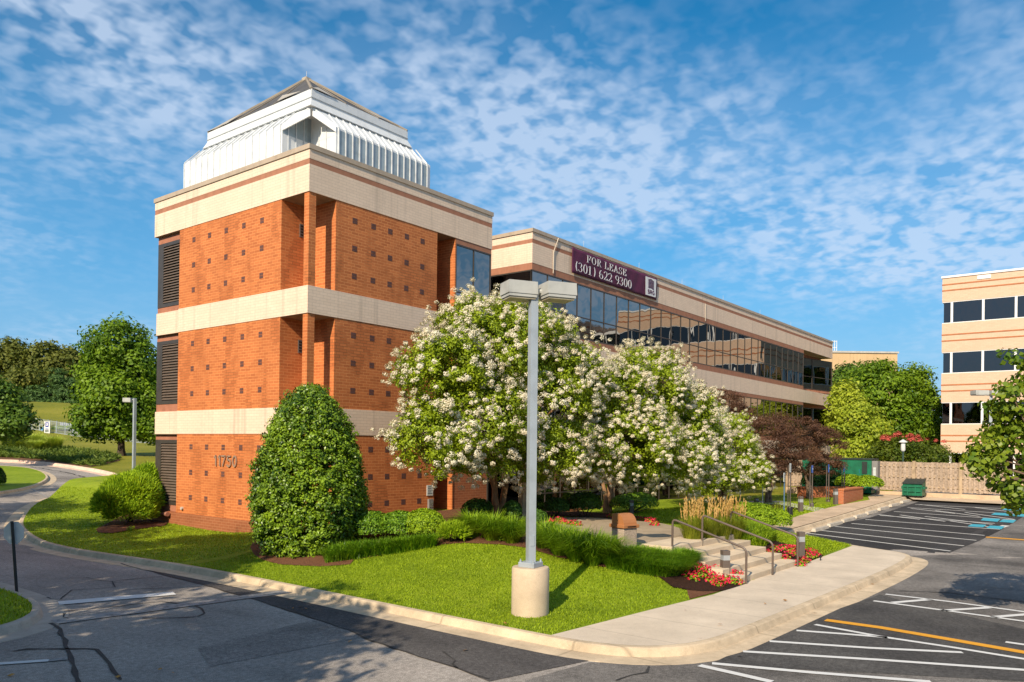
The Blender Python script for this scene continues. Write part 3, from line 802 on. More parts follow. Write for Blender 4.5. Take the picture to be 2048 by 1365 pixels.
for z0, z1, zr in ((WB, WT, WB + .4 * (WT - WB)), (4.51, P2B, 5.55), (.5, 2.93, 1.35)):
    glazing('ribbon_window', X0, X2, z0, z1, .01, NP, zr)
    # end wall facing the tower
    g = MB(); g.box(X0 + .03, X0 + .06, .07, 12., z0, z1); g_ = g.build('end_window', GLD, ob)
    f = MB()
    for y in (.02, 2.5, 5., 7.5, 10): f.box(X0, X0 + .028, y, y + .07, z0, z1)
    f.box(X0, X0 + .028, .09, 12, z0, z0 + .06) ; f.box(X0, X0 + .028, .09, 12, z1 - .06, z1); f.build('frame', BRONZE, g_)
    # splayed corner bay
    a, b = Vector((X2, 1.5, 0)), Vector((X1 - .06, .05, 0)); d = (b - a).normalized(); nrm = Vector((d.y, -d.x, 0))
    g = MB(); q = [a, b, b - nrm * .03, a - nrm * .03]; g.prism([(p.x, p.y) for p in q], z0, z1); g_ = g.build('splayed_window', GL, ob)
    f = MB()
    for t in (0, .16, .56, 1):
        c = a.lerp(b, t) + nrm * .016; f.obox((c.x, c.y), (d.x, d.y), .04, .016, z0, z1)
    for zz in (z0, zr, z1 - .06):
        c = a.lerp(b, .5) + nrm * .014; f.obox((c.x, c.y), (d.x, d.y), (b - a).length / 2 - .04, .013, zz, zz + .06)
    f.build('frame', BRONZE, g_)
for z in (CB, P2, 3.18): w = MB(); w.prism([(X2 + .01, .02), (X2 + .01, 1.48), (X1 - .05, .03)], z - .012, z - .004); P(w, 'soffit', SOFF)
w = MB()
for z0, z1 in ((WB, WT), (4.51, P2B), (.5, 2.93)): w.box(X2 - .06, X2, .06, 1.5, z0, z1)
P(w, 'jamb', BRONZE)
# entrance behind the trees: recess between tower and wing
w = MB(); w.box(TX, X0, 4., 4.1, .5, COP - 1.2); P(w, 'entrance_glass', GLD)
w = MB()
for x in (TX + .02, 10.2, 11.2, X0 - .1): w.box(x, x + .08, 3.95, 4., .5, 12)
for z in (3.0, B3B, B2B, B2T): w.box(TX + .1, X0 - .1, 3.96, 3.995, z, z + .1)
P(w, 'entrance_frame', BRONZE)
w = MB(); w.box(TX + .02, X0 - .01, 3.9, YB, COP - 1.2, COP - .3); P(w, 'roof', SOFF)
w = MB(); w.box(TX, X0, 4.1, YB, -.3, COP - 1.3); P(w, 'rear_wall', CR_)
w = MB(); w.box(X0 + .2, X1 - .2, .2, YB - .2, COP - .5, COP - .3); w.box(.2, TX - .2, .2, 9.8, COP - .5, COP - .3); P(w, 'roof', plain('roof_gravel', (.2, .18, .16), .9, .1))
w = MB()
for x in (16.3, 21.8, 27, 33, 39.5, 46): w.tube([(x, -.02, COP), (x, -.02, COP + .3)], .008, 5)
w.tube([(5.35, 7.34, 19.4), (5.35, 7.34, 19.75)], .01, 5)
P(w, 'lightning_rod', plain('rod', (.5, .5, .5), .4, .5))
w = MB(); w.tube([(14.1, -.06, COP - .05), (13.75, -.045, SB + .05), (13.75, -.035, CB + .02), (13.75, -.03, WT + .1)], .022, 6); w.tube([(30.3, -.03, ST), (30.3, -.03, WT + .1)], .018, 6)
P(w, 'conduit', plain('conduit', (.55, .47, .37), .5, .3))

# ---- roof lantern of the tower
LX0, LX1, LY0, LY1, EV, UB, UT = 2.15, 8.66, 3.0, 11.67, 15.66, 16.42, 17.1
NX, NY = 3.49, 4.53          # the re-entrant near corner
CX, CY = (LX0 + LX1) / 2, (LY0 + LY1) / 2
e = .7
lt = MB(); lt.prism([(LX0, NY), (NX, NY), (NX, LY0), (LX1, LY0), (LX1, LY1), (LX0, LY1)], COP - .6, EV)
lant = lt.build('roof_lantern', WHITEM, ob)
# shaded side panels with their shade painted grey-blue, standing seams on the sunny side
s = MB(); nn = 14
for i in range(nn): 
    a = NX + .12 + (LX1 - .2 - NX - .12) * i / nn; b = NX + .12 + (LX1 - .2 - NX - .12) * (i + 1) / nn
    s.box(a + .05, b - .04, LY0 - .02, LY0 + .01, COP - .3, EV - .08)
yy = NY
s.build('glazing', BLUEM, lant)
s = MB(); nn = 15
for i in range(nn + 1):
    y = NY + .1 + (LY1 - .1 - NY - .1) * i / nn; s.box(LX0 - .03, LX0, y - .018, y + .018, COP - .5, EV)
    s.slab([(LX0 - .02, y - .018, EV), (LX0 - .02, y + .018, EV), (LX0 + e, y + .018, UB), (LX0 + e, y - .018, UB)], (-.02, 0, .04))
for i in range(15):
    a = NX + .12 + (LX1 - .2 - NX - .12) * i / 14; s.box(a - .025, a + .025, LY0 - .05, LY0, COP - .5, EV)
    s.slab([(a - .018, LY0, EV), (a + .018, LY0, EV), (a + .018, LY0 + e, UB), (a - .018, LY0 + e, UB)], (0, -.02, .04))
for i in (1, 2): s.box(NX - .035, NX - .008, LY0 + .1 + i * .45, LY0 + .13 + i * .45, COP - .5, EV + .1)
s.build('seam', plain('seam_metal', (.6, .62, .63), .45, .4), lant)
# sloped skirt roof from the eaves up to the upper box, the corner peak included
s = MB()
s.quad((LX0, NY, EV), (LX0 + e, NY, UB), (LX0 + e, LY1 - e, UB), (LX0, LY1, EV))
s.quad((NX, LY0, EV), (LX1, LY0, EV), (LX1 - e, LY0 + e, UB), (NX, LY0 + e, UB))
s.quad((LX1, LY0, EV), (LX1, LY1, EV), (LX1 - e, LY1 - e, UB), (LX1 - e, LY0 + e, UB))
s.quad((LX0, LY1, EV), (LX0 + e, LY1 - e, UB), (LX1 - e, LY1 - e, UB), (LX1, LY1, EV))
s.slab([(LX0, NY, EV), (LX0 + e, NY, UB), (LX0 + e, LY0 + e, UB - .03)], (.02, 0, .03)); s.slab([(NX, LY0, EV), (NX, LY0 + e, UB), (LX0 + e, LY0 + e, UB - .03)], (0, .02, .03))
s.build('skirt_roof', WHITEM, lant)
pk = (LX0 + e, LY0 + e)
s = MB()   # the two walls of the notch under their raking edges
s.slab([(LX0 + .01, NY - .006, EV - .3), (NX, NY - .006, EV - .3), (NX, NY - .006, UB + .05), (LX0 + e, NY - .006, UB - .02), (LX0 + .01, NY - .006, EV)], (0, .06, 0))
s.build('notch_wall', BLUEM, lant)  # shaded wall of the notch, its shade carried by the grey-blue
s = MB()
s.slab([(NX - .006, LY0 + .01, EV - .3), (NX - .006, NY - .01, EV - .3), (NX - .006, NY - .01, UB + .05), (NX - .006, LY0 + e, UB - .02), (NX - .006, LY0 + .01, EV)], (.06, 0, 0))
s.slab([(LX0 - .02, NY - .02, EV - .2), (LX0 - .02, NY - .02, EV + .04), (LX0 + e - .02, LY0 + e + .04, UB - .01), (LX0 + e - .02, LY0 + e + .04, UB - .36)], (.05, .02, 0))
s.build('rake_trim', WHITEM, lant)
s = MB(); s.slab([(NX - .02, LY0 - .02, EV - .2), (NX - .02, LY0 - .02, EV + .04), (LX0 + e + .06, LY0 + e - .02, UB - .01), (LX0 + e + .06, LY0 + e - .02, UB - .36)], (.02, .05, 0))
s.build('rake_trim', WHITEM, lant)
ux0, ux1, uy0, uy1 = LX0 + e, LX1 - e, LY0 + e, LY1 - e
s = MB(); s.box(ux0, ux1, uy0, uy1, UB - .1, UT)
s.add([(ux0 - .14, uy0 - .14, UB - .02), (ux1 + .14, uy0 - .14, UB - .02), (ux1 + .14, uy1 + .14, UB - .02), (ux0 - .14, uy1 + .14, UB - .02), (ux0 - .004, uy0 - .004, UB + .26), (ux1 + .004, uy0 - .004, UB + .26), (ux1 + .004, uy1 + .004, UB + .26), (ux0 - .004, uy1 + .004, UB + .26)],
      [(3, 2, 1, 0), (0, 1, 5, 4), (1, 2, 6, 5), (2, 3, 7, 6), (3, 0, 4, 7)])
ubox = s.build('upper_box', WHITEM, lant)
s = MB()
for i in range(3): s.box(LX0 + .25 + i * .36, LX0 + .28 + i * .36, NY - .03, NY - .008, COP - .5, EV + .1 + i * .2)
s.build('seam', plain('seam_metal', (.6, .62, .63), .45, .4), lant)
s = MB(); s.box(ux0 - .02, ux1 + .02, uy0 - .02, uy1 + .02, UB + .34, UB + .37); s.build('trim_line', plain('trim_grey', (.35, .37, .38), .5, .4), ubox)
ax = (5.35, 7.34, 19.42)
cs = [(ux0 + .02, uy0 + .02, UT), (ux1 - .02, uy0 + .02, UT), (ux1 - .02, uy1 - .02, UT), (ux0 + .02, uy1 - .02, UT)]
s = MB()
for i in range(4):
    a, b = Vector(cs[i]), Vector(cs[(i + 1) % 4]); t = Vector(ax)
    s.add([a, b, t], [(0, 1, 2)])
sky = s.build('skylight', DARKF, lant)
s = MB()
for c in cs: s.tube([c, ax], .07, 6)
for i in range(4):
    a, b, t = Vector(cs[i]), Vector(cs[(i + 1) % 4]), Vector(ax); o = ((a + b) / 2 - Vector((CX, CY, UT))); o.z = 0; o = o.normalized() * .04
    for q in (.33, .67): s.tube([a.lerp(b, q) + o, t + o * .3], .018, 5)
s.build('bar', plain('skylight_bar', (.25, .21, .16), .6, .3), sky)
for i in (3, 0):
    a, b, t = Vector(cs[i]), Vector(cs[(i + 1) % 4]), Vector(ax); o = ((a + b) / 2 - Vector((CX, CY, UT))); o.z = 0; o = o.normalized() * .05 + Vector((0, 0, .03))
    for tri in (((.0, .0), (.22, .0), (.1, .3)), ((.70, .02), (.92, .02), (.66, .3))):
        s = MB(); pts = [a.lerp(b, u).lerp(t, v) + o for u, v in tri]; s.slab(pts, o * .3); s.build('panel', plain('pale_panel', (.40, .36, .30), .5, .4), sky)
s = MB(); s.box(ax[0] - .14, ax[0] + .14, ax[1] - .14, ax[1] + .14, ax[2] - .16, ax[2] + .02); s.build('cap', plain('cap_stone', (.4, .34, .26), .6, .3), sky)

# ------------------------------------------------------------ banner
bn = thing('banner', 'maroon for-lease banner hung below the roof edge of the wing', 'banner', (19.5, -.1, 12.45))
BX0, BX1, BZ0, BZ1 = 15.2, 23.78, 11.8, 13.03
m = MB(); nx, nz = 60, 8
def cloth(u, v): return (BX0 + u * (BX1 - BX0), -.085 - .02 * math.sin(u * 23 + v * 3) * (1 - v) - .012 * math.sin(u * 61 - v * 5), BZ0 + v * (BZ1 - BZ0) - .03 * math.sin(math.pi * u * 6) ** 2 * (v > .99))
for i in range(nx + 1):
    for j in range(nz + 1): m.v.append(cloth(i / nx, j / nz))
for i in range(nx):
    for j in range(nz): m.f.append((i * (nz + 1) + j, (i + 1) * (nz + 1) + j, (i + 1) * (nz + 1) + j + 1, i * (nz + 1) + j + 1))
m.build('cloth', plain('maroon_cloth', (.085, .014, .045), .65, .3, var=.12, scale=1.2), bn, True).modifiers.new('thick', 'SOLIDIFY').thickness = .008
TH = lambda dx, dy: .16 - .115 * abs(dx)          # thick uprights, thin hairlines
def E_(cx, cy, rx, ry, a0, a1, n=18): return arc(lambda a: (cx + rx * math.cos(a), cy + ry * math.sin(a)), a0, a1, n)
S = lambda *p: list(p)
def ser(x, y, w=.3): return S((x - w / 2, y), (x + w / 2, y))
GLY = {
 'F': [S((.16, 0), (.16, 1)), S((.02, .975), (.62, .975)), S((.16, .52), (.45, .52)), ser(.16, .025, .32), S((.62, 1), (.62, .72)), S((.45, .64), (.45, .4))],
 'O': [E_(.38, .5, .3, .48, 90, 450, 26)],
 'R': [S((.16, 0), (.16, 1)), ser(.14, .025), S((.02, .975), (.34, .975)), S((.16, .5), (.34, .5)), E_(.34, .74, .2, .235, 90, -90), S((.36, .48), (.58, .04)), S((.55, .03), (.72, .03))],
 'L': [S((.16, 0), (.16, 1)), ser(.16, .975), S((.02, .025), (.6, .025)), S((.6, 0), (.6, .3))],
 'E': [S((.16, 0), (.16, 1)), S((.02, .975), (.6, .975)), S((.16, .52), (.42, .52)), S((.02, .025), (.62, .025)), S((.6, 1), (.6, .74)), S((.62, 0), (.62, .28)), S((.42, .64), (.42, .4))],
 'A': [S((.1, .02), (.36, 1)), S((.36, 1), (.62, .02)), S((.2, .34), (.55, .34)), ser(.08, .025, .24), ser(.64, .025, .3)],
 'S': [E_(.32, .74, .22, .23, 20, 270), E_(.32, .26, .24, .25, 90, -160), S((.53, .98), (.53, .74)), S((.08, .02), (.08, .28))],
 '0': [E_(.33, .5, .23, .48, 90, 450, 26)],
 '1': [S((.3, 0), (.3, 1)), S((.1, .84), (.3, .97)), ser(.3, .025, .4)],
 '2': [E_(.3, .72, .22, .25, 170, -20), S((.51, .62), (.4, .4), (.1, .06)), S((.06, .05), (.56, .05)), S((.56, 0), (.56, .22))],
 '3': [E_(.28, .75, .2, .22, 160, -80), E_(.28, .27, .24, .25, 80, -160)],
 '6': [E_(.33, .28, .23, .26, 90, 450, 22), E_(.42, .42, .32, .55, 175, 100)],
 '9': [E_(.33, .72, .23, .26, 90, 450, 22), E_(.24, .58, .32, .55, -5, -80)],
 '(': [E_(.5, .5, .34, .66, 130, 230)], ')': [E_(0, .5, .34, .66, 50, -50)],
}
WID = {'F': .8, 'O': .92, 'R': .9, 'L': .82, 'E': .84, 'A': .86, 'S': .76, '(': .42, ')': .5, ' ': .42}
LT = plain('banner_white', (.66, .66, .68), .7, .2, var=.05)
m = MB()
def write(txt, x, z, h, wsc):
    for ch in txt:
        for st in GLY.get(ch, []):
            stroke(m, [(a * h * wsc, b * h) for a, b in st], lambda dx, dy: TH(dx, dy) * h * 1.05, lambda u, v: (x + u, -.128, z + v), (0, .012, 0))
        x += WID.get(ch, .68) * h * wsc
write('FOR LEASE', 16.45, 12.52, .36, 1.52); m.build('lettering', LT, bn); m = MB(); write('(301) 622 9300', 15.42, 11.95, .44, 1.45)
m.build('lettering', LT, bn)
m = MB(); m.slab([(22.4, -.122, 11.9), (23.55, -.122, 11.92), (23.6, -.122, 12.92), (22.38, -.122, 12.9)], (0, .008, 0)); lg = m.build('logo_patch', plain('logo_white', (.7, .7, .7), .7, .2, var=.05), bn)
m = MB()
for i in range(7):
    z = 12.3 + i * .075
    m.slab([(22.68, -.13, z), (22.98, -.13, z + .05), (23.32, -.13, z - .03), (23.32, -.13, z + .02), (22.98, -.13, z + .1), (22.68, -.13, z + .05)], (0, .006, 0))
for ch, x in (('S', 22.6), ('R', 22.88), ('G', 23.14)):
    G2 = {'S': GLY['S'][:2], 'R': [S((.1, 0), (.1, 1)), S((.1, .95), (.4, .95), (.5, .72), (.4, .5), (.1, .5)), S((.3, .5), (.52, 0))], 'G': [E_(.32, .5, .24, .46, 45, 330), S((.56, .1), (.56, .45), (.36, .45))]}[ch]
    for st in G2: stroke(m, [(a * .42, b * .2) for a, b in st], .055, lambda u, v: (x + u, -.13, 12.02 + v), (0, .006, 0))
m.build('emblem', plain('logo_purple', (.09, .02, .06), .7, .2), lg)
# ------------------------------------------------------------ other buildings
TAN = brick('tan_brick', (.62, .43, .30), (.56, .385, .265), (.46, .33, .24), .4, .13, .008, .12)
RUST = plain('rust_band', (.42, .16, .07), .7, .2)
FRW = plain('window_white', (.75, .74, .72), .4, .4, var=.05)
def office_block(name, label, x0, x1, y0, y1, face='X', dark=GLD):
    """four-storey tan block, ribbon windows with white frames on the face X=x0"""
    z0 = -1.0
    t = thing(name, label, 'office building', (x0, y1, 0))
    tops = [18.86, 14.73, 12.22, 10.35, 7.84, 5.92, 3.44, 1.6]
    m = MB()
    for a, b in ((16.61, 18.7), (12.22, 14.73), (7.84, 10.35), (3.44, 5.92), (-1, 1.5)): m.box(x0, x1, y0, y1, a, b)
    m.build('wall', TAN, t)
    m = MB(); m.box(x0 - .08, x1 + .08, y0 - .08, y1 + .08, 18.7, 18.87); m.build('coping', FRW, t)
    m = MB()
    for a in (18.06, 17.55, 13.68, 13.15, 9.3, 8.77, 4.9, 4.4): m.box(x0 - .025, x1 + .025, y0 - .025, y1 + .025, a, a + .11)
    m.build('rust_band', RUST, t)
    for a, b in ((14.73, 16.61), (10.35, 12.22), (5.92, 7.84), (1.5, 3.44)):
        m = MB(); m.box(x0 + .12, x1 - .12, y0 + .12, y1 - .12, a, b); g = m.build('ribbon_window', dark, t)
        m = MB(); y = y1 - .75
        while y > y0 + .3: m.box(x0 + .02, x0 + .12, y - .09, y + .09, a + .06, b - .06); y -= 2.37
        x = x0 + .75
        while x < x1 - .3: m.box(x - .09, x + .09, y1 - .12, y1 - .02, a + .06, b - .06); m.box(x - .09, x + .09, y0 + .02, y0 + .12, a + .06, b - .06); x += 2.37
        for za, zb in ((a, a + .06), (b - .06, b)): m.box(x0 + .02, x1 - .02, y0 + .02, y0 + .12, za, zb); m.box(x0 + .02, x1 - .02, y1 - .12, y1 - .02, za, zb); m.box(x0 + .02, x0 + .12, y0 + .12, y1 - .12, za, zb)
        m.build('frame', FRW, g)
    return t
rb = office_block('striped_office', 'tan four-storey office block with white-framed ribbon windows behind the parking lot', 61.5, 85, -24.5, -7.94)
m = MB(); m.box(61.44, 61.5, -11.6, -10.6, 18.3, 18.62); m.build('wall_light', FRW, rb)
m = MB(); m.box(74, 78, -20, -16, 18.6, 20.4); m.build('roof_unit', plain('unit_grey', (.5, .5, .48), .6, .3), rb)
o2 = office_block('striped_office', 'tan office block across the lot, seen only mirrored in the wing glass', 57.5, 85, -70, -31)
m = MB(); m.box(60, 64, -38, -34, 18.6, 21.4); m.box(60, 63, -46, -42, 18.6, 20.6); m.build('roof_unit', plain('unit_grey', (.5, .5, .48), .6, .3), o2)
lk = thing('glazed_link', 'dark glazed link between the two tan office blocks', 'office building', (66, -28, 0))
m = MB(); m.box(66, 80, -31, -24.5, -1, 17.2); m.build('glass', glassmat('link_glass', (.2, .28, .31), .05, .02), lk)
m = MB(); m.box(65.8, 80, -31, -24.6, 17.2, 17.5)
for y in (-26.6, -28.8): m.box(65.92, 66, y, y + .15, -1, 17.2)
m.build('frame', FRW, lk)
# plain tan building beyond the trees
pb = [dep(1600, 705, 110), dep(1795, 705, 110)]
a, b = pb; d = (b - a); d.z = 0; d.normalize(); n = Vector((-d.y, d.x, 0))
fb = thing('plain_building', 'plain sandy windowless building top showing above the trees beyond the wing', 'building', (a.x, a.y, 0))
m = MB(); c = (a + b) / 2 + n * 12; m.obox((c.x, c.y), (d.x, d.y), (b - a).length / 2, 12, -2, a.z); m.build('wall', plain('sandy_render', (.58, .40, .22), .85, .2, var=.06, scale=.3, streak=.3), fb)
m = MB(); m.obox((c.x, c.y), (d.x, d.y), (b - a).length / 2 + .15, 12.15, a.z, a.z + .25); m.build('coping', plain('grey_coping', (.45, .42, .38), .6, .3), fb)
m = MB(); q = dep(1652, 705, 110)
for i in range(8): p = q + d * i * .3 + n * 1.5; m.tube([(p.x, p.y, a.z), (p.x, p.y, a.z + 1.9)], .04, 5)
for k in (.9, 1.8): p = q + n * 1.5; r_ = p + d * 2.1; m.tube([(p.x, p.y, a.z + k), (r_.x, r_.y, a.z + k)], .04, 5)
m.build('roof_railing', FRW, fb)

# ------------------------------------------------------------ street furniture
GALV = plain('galvanised', (.36, .40, .43), .4, .5, metal=.2, var=.08, streak=.1)
HEADM = plain('lamp_paint', (.40, .40, .37), .45, .4, var=.1, streak=.25)
LENS = plain('lamp_lens', (.40, .34, .22), .3, .5, var=.2)
def lamp_head(mb, c, u, hx, hy, z0, z1):
    """tapered box head, wider at the top of its skirt"""
    u = Vector((u[0], u[1], 0)).normalized(); v = Vector((-u.y, u.x, 0)); c = Vector((c[0], c[1], 0))
    def ringp(a, b, z): return [tuple(c + u * sx * a + v * sy * b + Vector((0, 0, z))) for sx, sy in ((-1, -1), (1, -1), (1, 1), (-1, 1))]
    V = ringp(hx * .97, hy * .97, z1) + ringp(hx, hy, z0 + .06) + ringp(hx * .94, hy * .94, z0 + .05) + ringp(hx * .94, hy * .94, z0)
    F = [(3, 2, 1, 0)[::-1]]
    for r_ in range(3):
        for k in range(4): F.append((r_ * 4 + k, (r_ + 1) * 4 + k, (r_ + 1) * 4 + (k + 1) % 4, r_ * 4 + (k + 1) % 4))
    F.append((12, 13, 14, 15)[::-1]); mb.add(V, F)
# the big lamp on the lawn
lb = at(1060, 1226, isl)
sl = thing('street_lamp', 'grey twin-headed lamp post on a round concrete base in the front lawn', 'street lamp', lb)
D = depth(lb); pxm = FPX / D
hp = 92 / pxm; rp = 37.5 / pxm
m = MB(); m.lathe(lb - Vector((0, 0, .1)), [(rp * .99, 0), (rp, .06), (rp, hp + .07), (rp - .015, hp + .1)], 40); m.build('pedestal', concrete('pedestal_concrete', (.55, .43, .30), 2.5, .2, .45), sl, True)
zt = dep(1066, 572, D).z; zb = lb.z + hp
m = MB(); m.obox(lb, (1, .1), .18, .18, zb, zb + .1); m.build('base_plate', GALV, sl, bevel=.01)
tip = dep(1067, 590, D); 
m = MB(); s_ = .075
m.build('base_plate', GALV, sl) if 0 else None
lean = Vector((tip.x, tip.y, 0)) - Vector((lb.x, lb.y, 0)); pu = Vector((.86, -.5, 0)); pv = Vector((.5, .86, 0))
V = [];  
for z, off in ((zb + .1, Vector((0, 0, 0))), (zt, lean)):
    for a_, b_ in ((-1, -1), (1, -1), (1, 1), (-1, 1)): q = Vector((lb.x, lb.y, z)) + off + pu * a_ * s_ + pv * b_ * s_; V.append(q)
m.add(V, [(0, 1, 5, 4), (1, 2, 6, 5), (2, 3, 7, 6), (3, 0, 4, 7), (4, 5, 6, 7)]); m.build('pole', GALV, sl)
m = MB(); q_ = Vector((lb.x, lb.y, zb + .55)) - pv * .0
m.obox(Vector((lb.x, lb.y, 0)) - pv * (s_ + .006), tuple(pu), .04, .006, zb + .42, zb + .62); m.build('hand_hole_cover', GALV, sl)
for i_ in range(4):
    m = MB(); c_ = Vector((lb.x, lb.y, zb + .1)) + Vector((1, .1, 0)).normalized() * (.145 if i_ % 2 else -.145) + Vector((-.1, 1, 0)).normalized() * (.145 if i_ > 1 else -.145); m.lathe(c_, [(.022, -.002), (.022, .03), (.012, .035), (.012, .06)], 8); m.build('bolt', GALV, sl)
hd = (Vector(RT) * Vector((1, 1, 0))).normalized()
top = Vector((lb.x, lb.y, 0)) + lean
for cx_, y0_, y1_ in ((1038, 566, 597), (1115, 569, 599)):
    c = dep(cx_, 582, D); hz = (dep(cx_, y1_, D).z, dep(cx_, y0_, D).z); m = MB()
    lamp_head(m, (c.x, c.y), (.86, -.5), .31, .25, hz[0], hz[1]); hd_ = m.build('lamp_head', HEADM, sl)
    m = MB(); u = Vector((.86, -.5, 0)); m.obox((c.x, c.y), (.86, -.5), .27, .21, hz[0] - .035, hz[0] - .003); m.build('lens', LENS, hd_)
m = MB(); c0 = dep(1060, 584, D); c1 = dep(1095, 584, D); m.tube([c0, c1], .05, 8); m.build('arm', HEADM, sl)

def plain_lamp(px, ybase, ytop, label, group=None, head=-1, hw=13, hh=8, extra=0., Dd=None):
    b = at(px, ybase) if Dd is None else dep(px, ybase, Dd)
    Dp = depth(b); k = FPX / Dp; t = thing('street_lamp', label, 'street lamp', b, group)
    zt = dep(px, ytop, Dp).z
    m = MB(); m.obox(b, (1, 0), 2.6 / k, 2.6 / k, b.z - .3, zt); m.build('pole', GALV, t)
    if head:
        m = MB(); c = b + hd * head * (hw + 3) / k; lamp_head(m, (c.x, c.y), tuple(hd), hw / k / 1.4, hw / k / 1.8, zt - hh / k, zt + .02); h_ = m.build('lamp_head', HEADM, t)
        m = MB(); m.tube([Vector((b.x, b.y, zt - 3 / k)), Vector((c.x, c.y, zt - 3 / k))], 1.6 / k, 6); m.build('arm', HEADM, t)
    return t
plain_lamp(267.5, 950, 797, 'slim grey lamp post with one square head beside the curved drive', None, -1, 11, 8)
fp = dep(146, 884, 118); t = thing('utility_pole', 'thin grey pole standing on the slope behind the white fence', 'pole', fp); m = MB(); m.tube([fp, dep(146.5, 818, 118)], .09, 6); m.build('shaft', GALV, t)
t = plain_lamp(1980, 996, 790, 'grey lamp post on a pale round base half hidden by leaves at the lot corner', None, 0, Dd=47)
b = Vector(t.location); m = MB(); m.lathe(b + Vector((0, 0, -.3)), [(.46, 0), (.46, 1.3), (.44, 1.33)], 28); m.build('pedestal', concrete('pale_pedestal', (.62, .52, .42), 2., .15, .25), t, True)
m = MB(); c = dep(1976, 790, 47)
for s__ in (-.5, .45): lamp_head(m, (c.x + hd.x * s__, c.y + hd.y * s__), tuple(hd), .4, .3, c.z - .05, c.z + .25)
m.build('lamp_head', HEADM, t)
# post-top lantern between the trees
b = dep(1806, 940, 52); t = thing('street_lamp', 'small white post-top lantern in front of the red flowering tree', 'street lamp', b)
k = FPX / 52; m = MB(); m.tube([b - Vector((0, 0, 1)), dep(1806, 900, 52)], .06, 8); m.build('pole', plain('dark_green', (.03, .06, .045), .5, .4), t)
m = MB(); m.lathe(dep(1806, 903, 52), [(.1, 0), (.15, .1), (.13, .55), (.26, .58), (.26, .63), (.03, .78)], 16); m.build('lantern', plain('lantern_white', (.65, .65, .62), .4, .4), t, True)

# stop sign seen from the back
b = at(33, 1195); b.z += .15; D = depth(b); k = FPX / D
t = thing('stop_sign', 'blank grey back of an octagonal sign on a black leaning post by the kerb', 'road sign', b)
tp = dep(24, 1043, D); m = MB(); dirp = (tp - b)
uu = Vector(RT); m.tube([b - dirp * .05, tp], .034, 4); m.build('post', plain('black_post', (.012, .012, .013), .5, .4), t)
c = dep(25, 1066.5, D); m = MB(); r_ = 21.3 / k / math.cos(R(22.5)); fwd = Vector((FW[0], FW[1], 0)).normalized(); hz_ = Vector((fwd.y, -fwd.x, 0))
m.slab([c + fwd * .05 + hz_ * r_ * math.cos(R(22.5 + 45 * i)) * .95 + Vector((0, 0, 1)) * r_ * 1.05 * math.sin(R(22.5 + 45 * i)) for i in range(8)], fwd * .006); m.build('sign_plate', plain('sign_back', (.60, .61, .62), .4, .5), t)

# litter bin
b = at(1248, 1092, isl); b.z = isl(b.x, b.y); D = depth(b); k = FPX / D
t = thing('litter_bin', 'square pebbled concrete litter bin with brown domed lid beside the steps', 'litter bin', b)
ax_ = (.96, -.28); hw = .235
zc = dep(1248, 1055, D).z
m = MB(); m.obox(b, ax_, hw, hw, b.z - .15, zc); m.build('bin_body', concrete('pebble', (.42, .33, .25), 30., .45, .5), t, bevel=.015)
BM = plain('bin_brown', (.36, .145, .05), .5, .4, var=.08)
u = Vector((ax_[0], ax_[1], 0)).normalized(); v = Vector((-u.y, u.x, 0))
m = MB(); m.obox(b, ax_, hw + .045, hw + .045, zc, zc + .09); m.build('lid_rim', BM, t, bevel=.012)
zt = dep(1248, 1027, D).z
prof = [(-1, 0), (-1, .25)] + [(-math.cos(R(20 + 7 * i)) , .25 + .75 * math.sin(R(7.2 * i + 8))) for i in range(11)] + [(.95, .55), (1, .1), (1, 0)]
prof = [(-1., 0.), (-.97, .2), (-.85, .45), (-.65, .7), (-.4, .88), (-.1, .98), (.25, 1.), (.8, .97), (.95, .92), (1., .3), (1., 0.)]
m = MB(); q = [b + v * 0 + (u * 0) for _ in prof]
pts = [Vector((b.x, b.y, zc + .085 + z_ * (zt - zc - .085))) - v * (-x_) * hw * .98 - u * hw * .98 for x_, z_ in prof]
m.slab(pts, u * hw * 1.96); ld = m.build('lid', BM, t)
m = MB(); c = b - v * (hw + .05) ; m.obox(c, ax_, .15, .006, zc + .03, zc + .055); m.build('slot', plain('slot_dark', (.02, .01, .008), .8, .1), t)

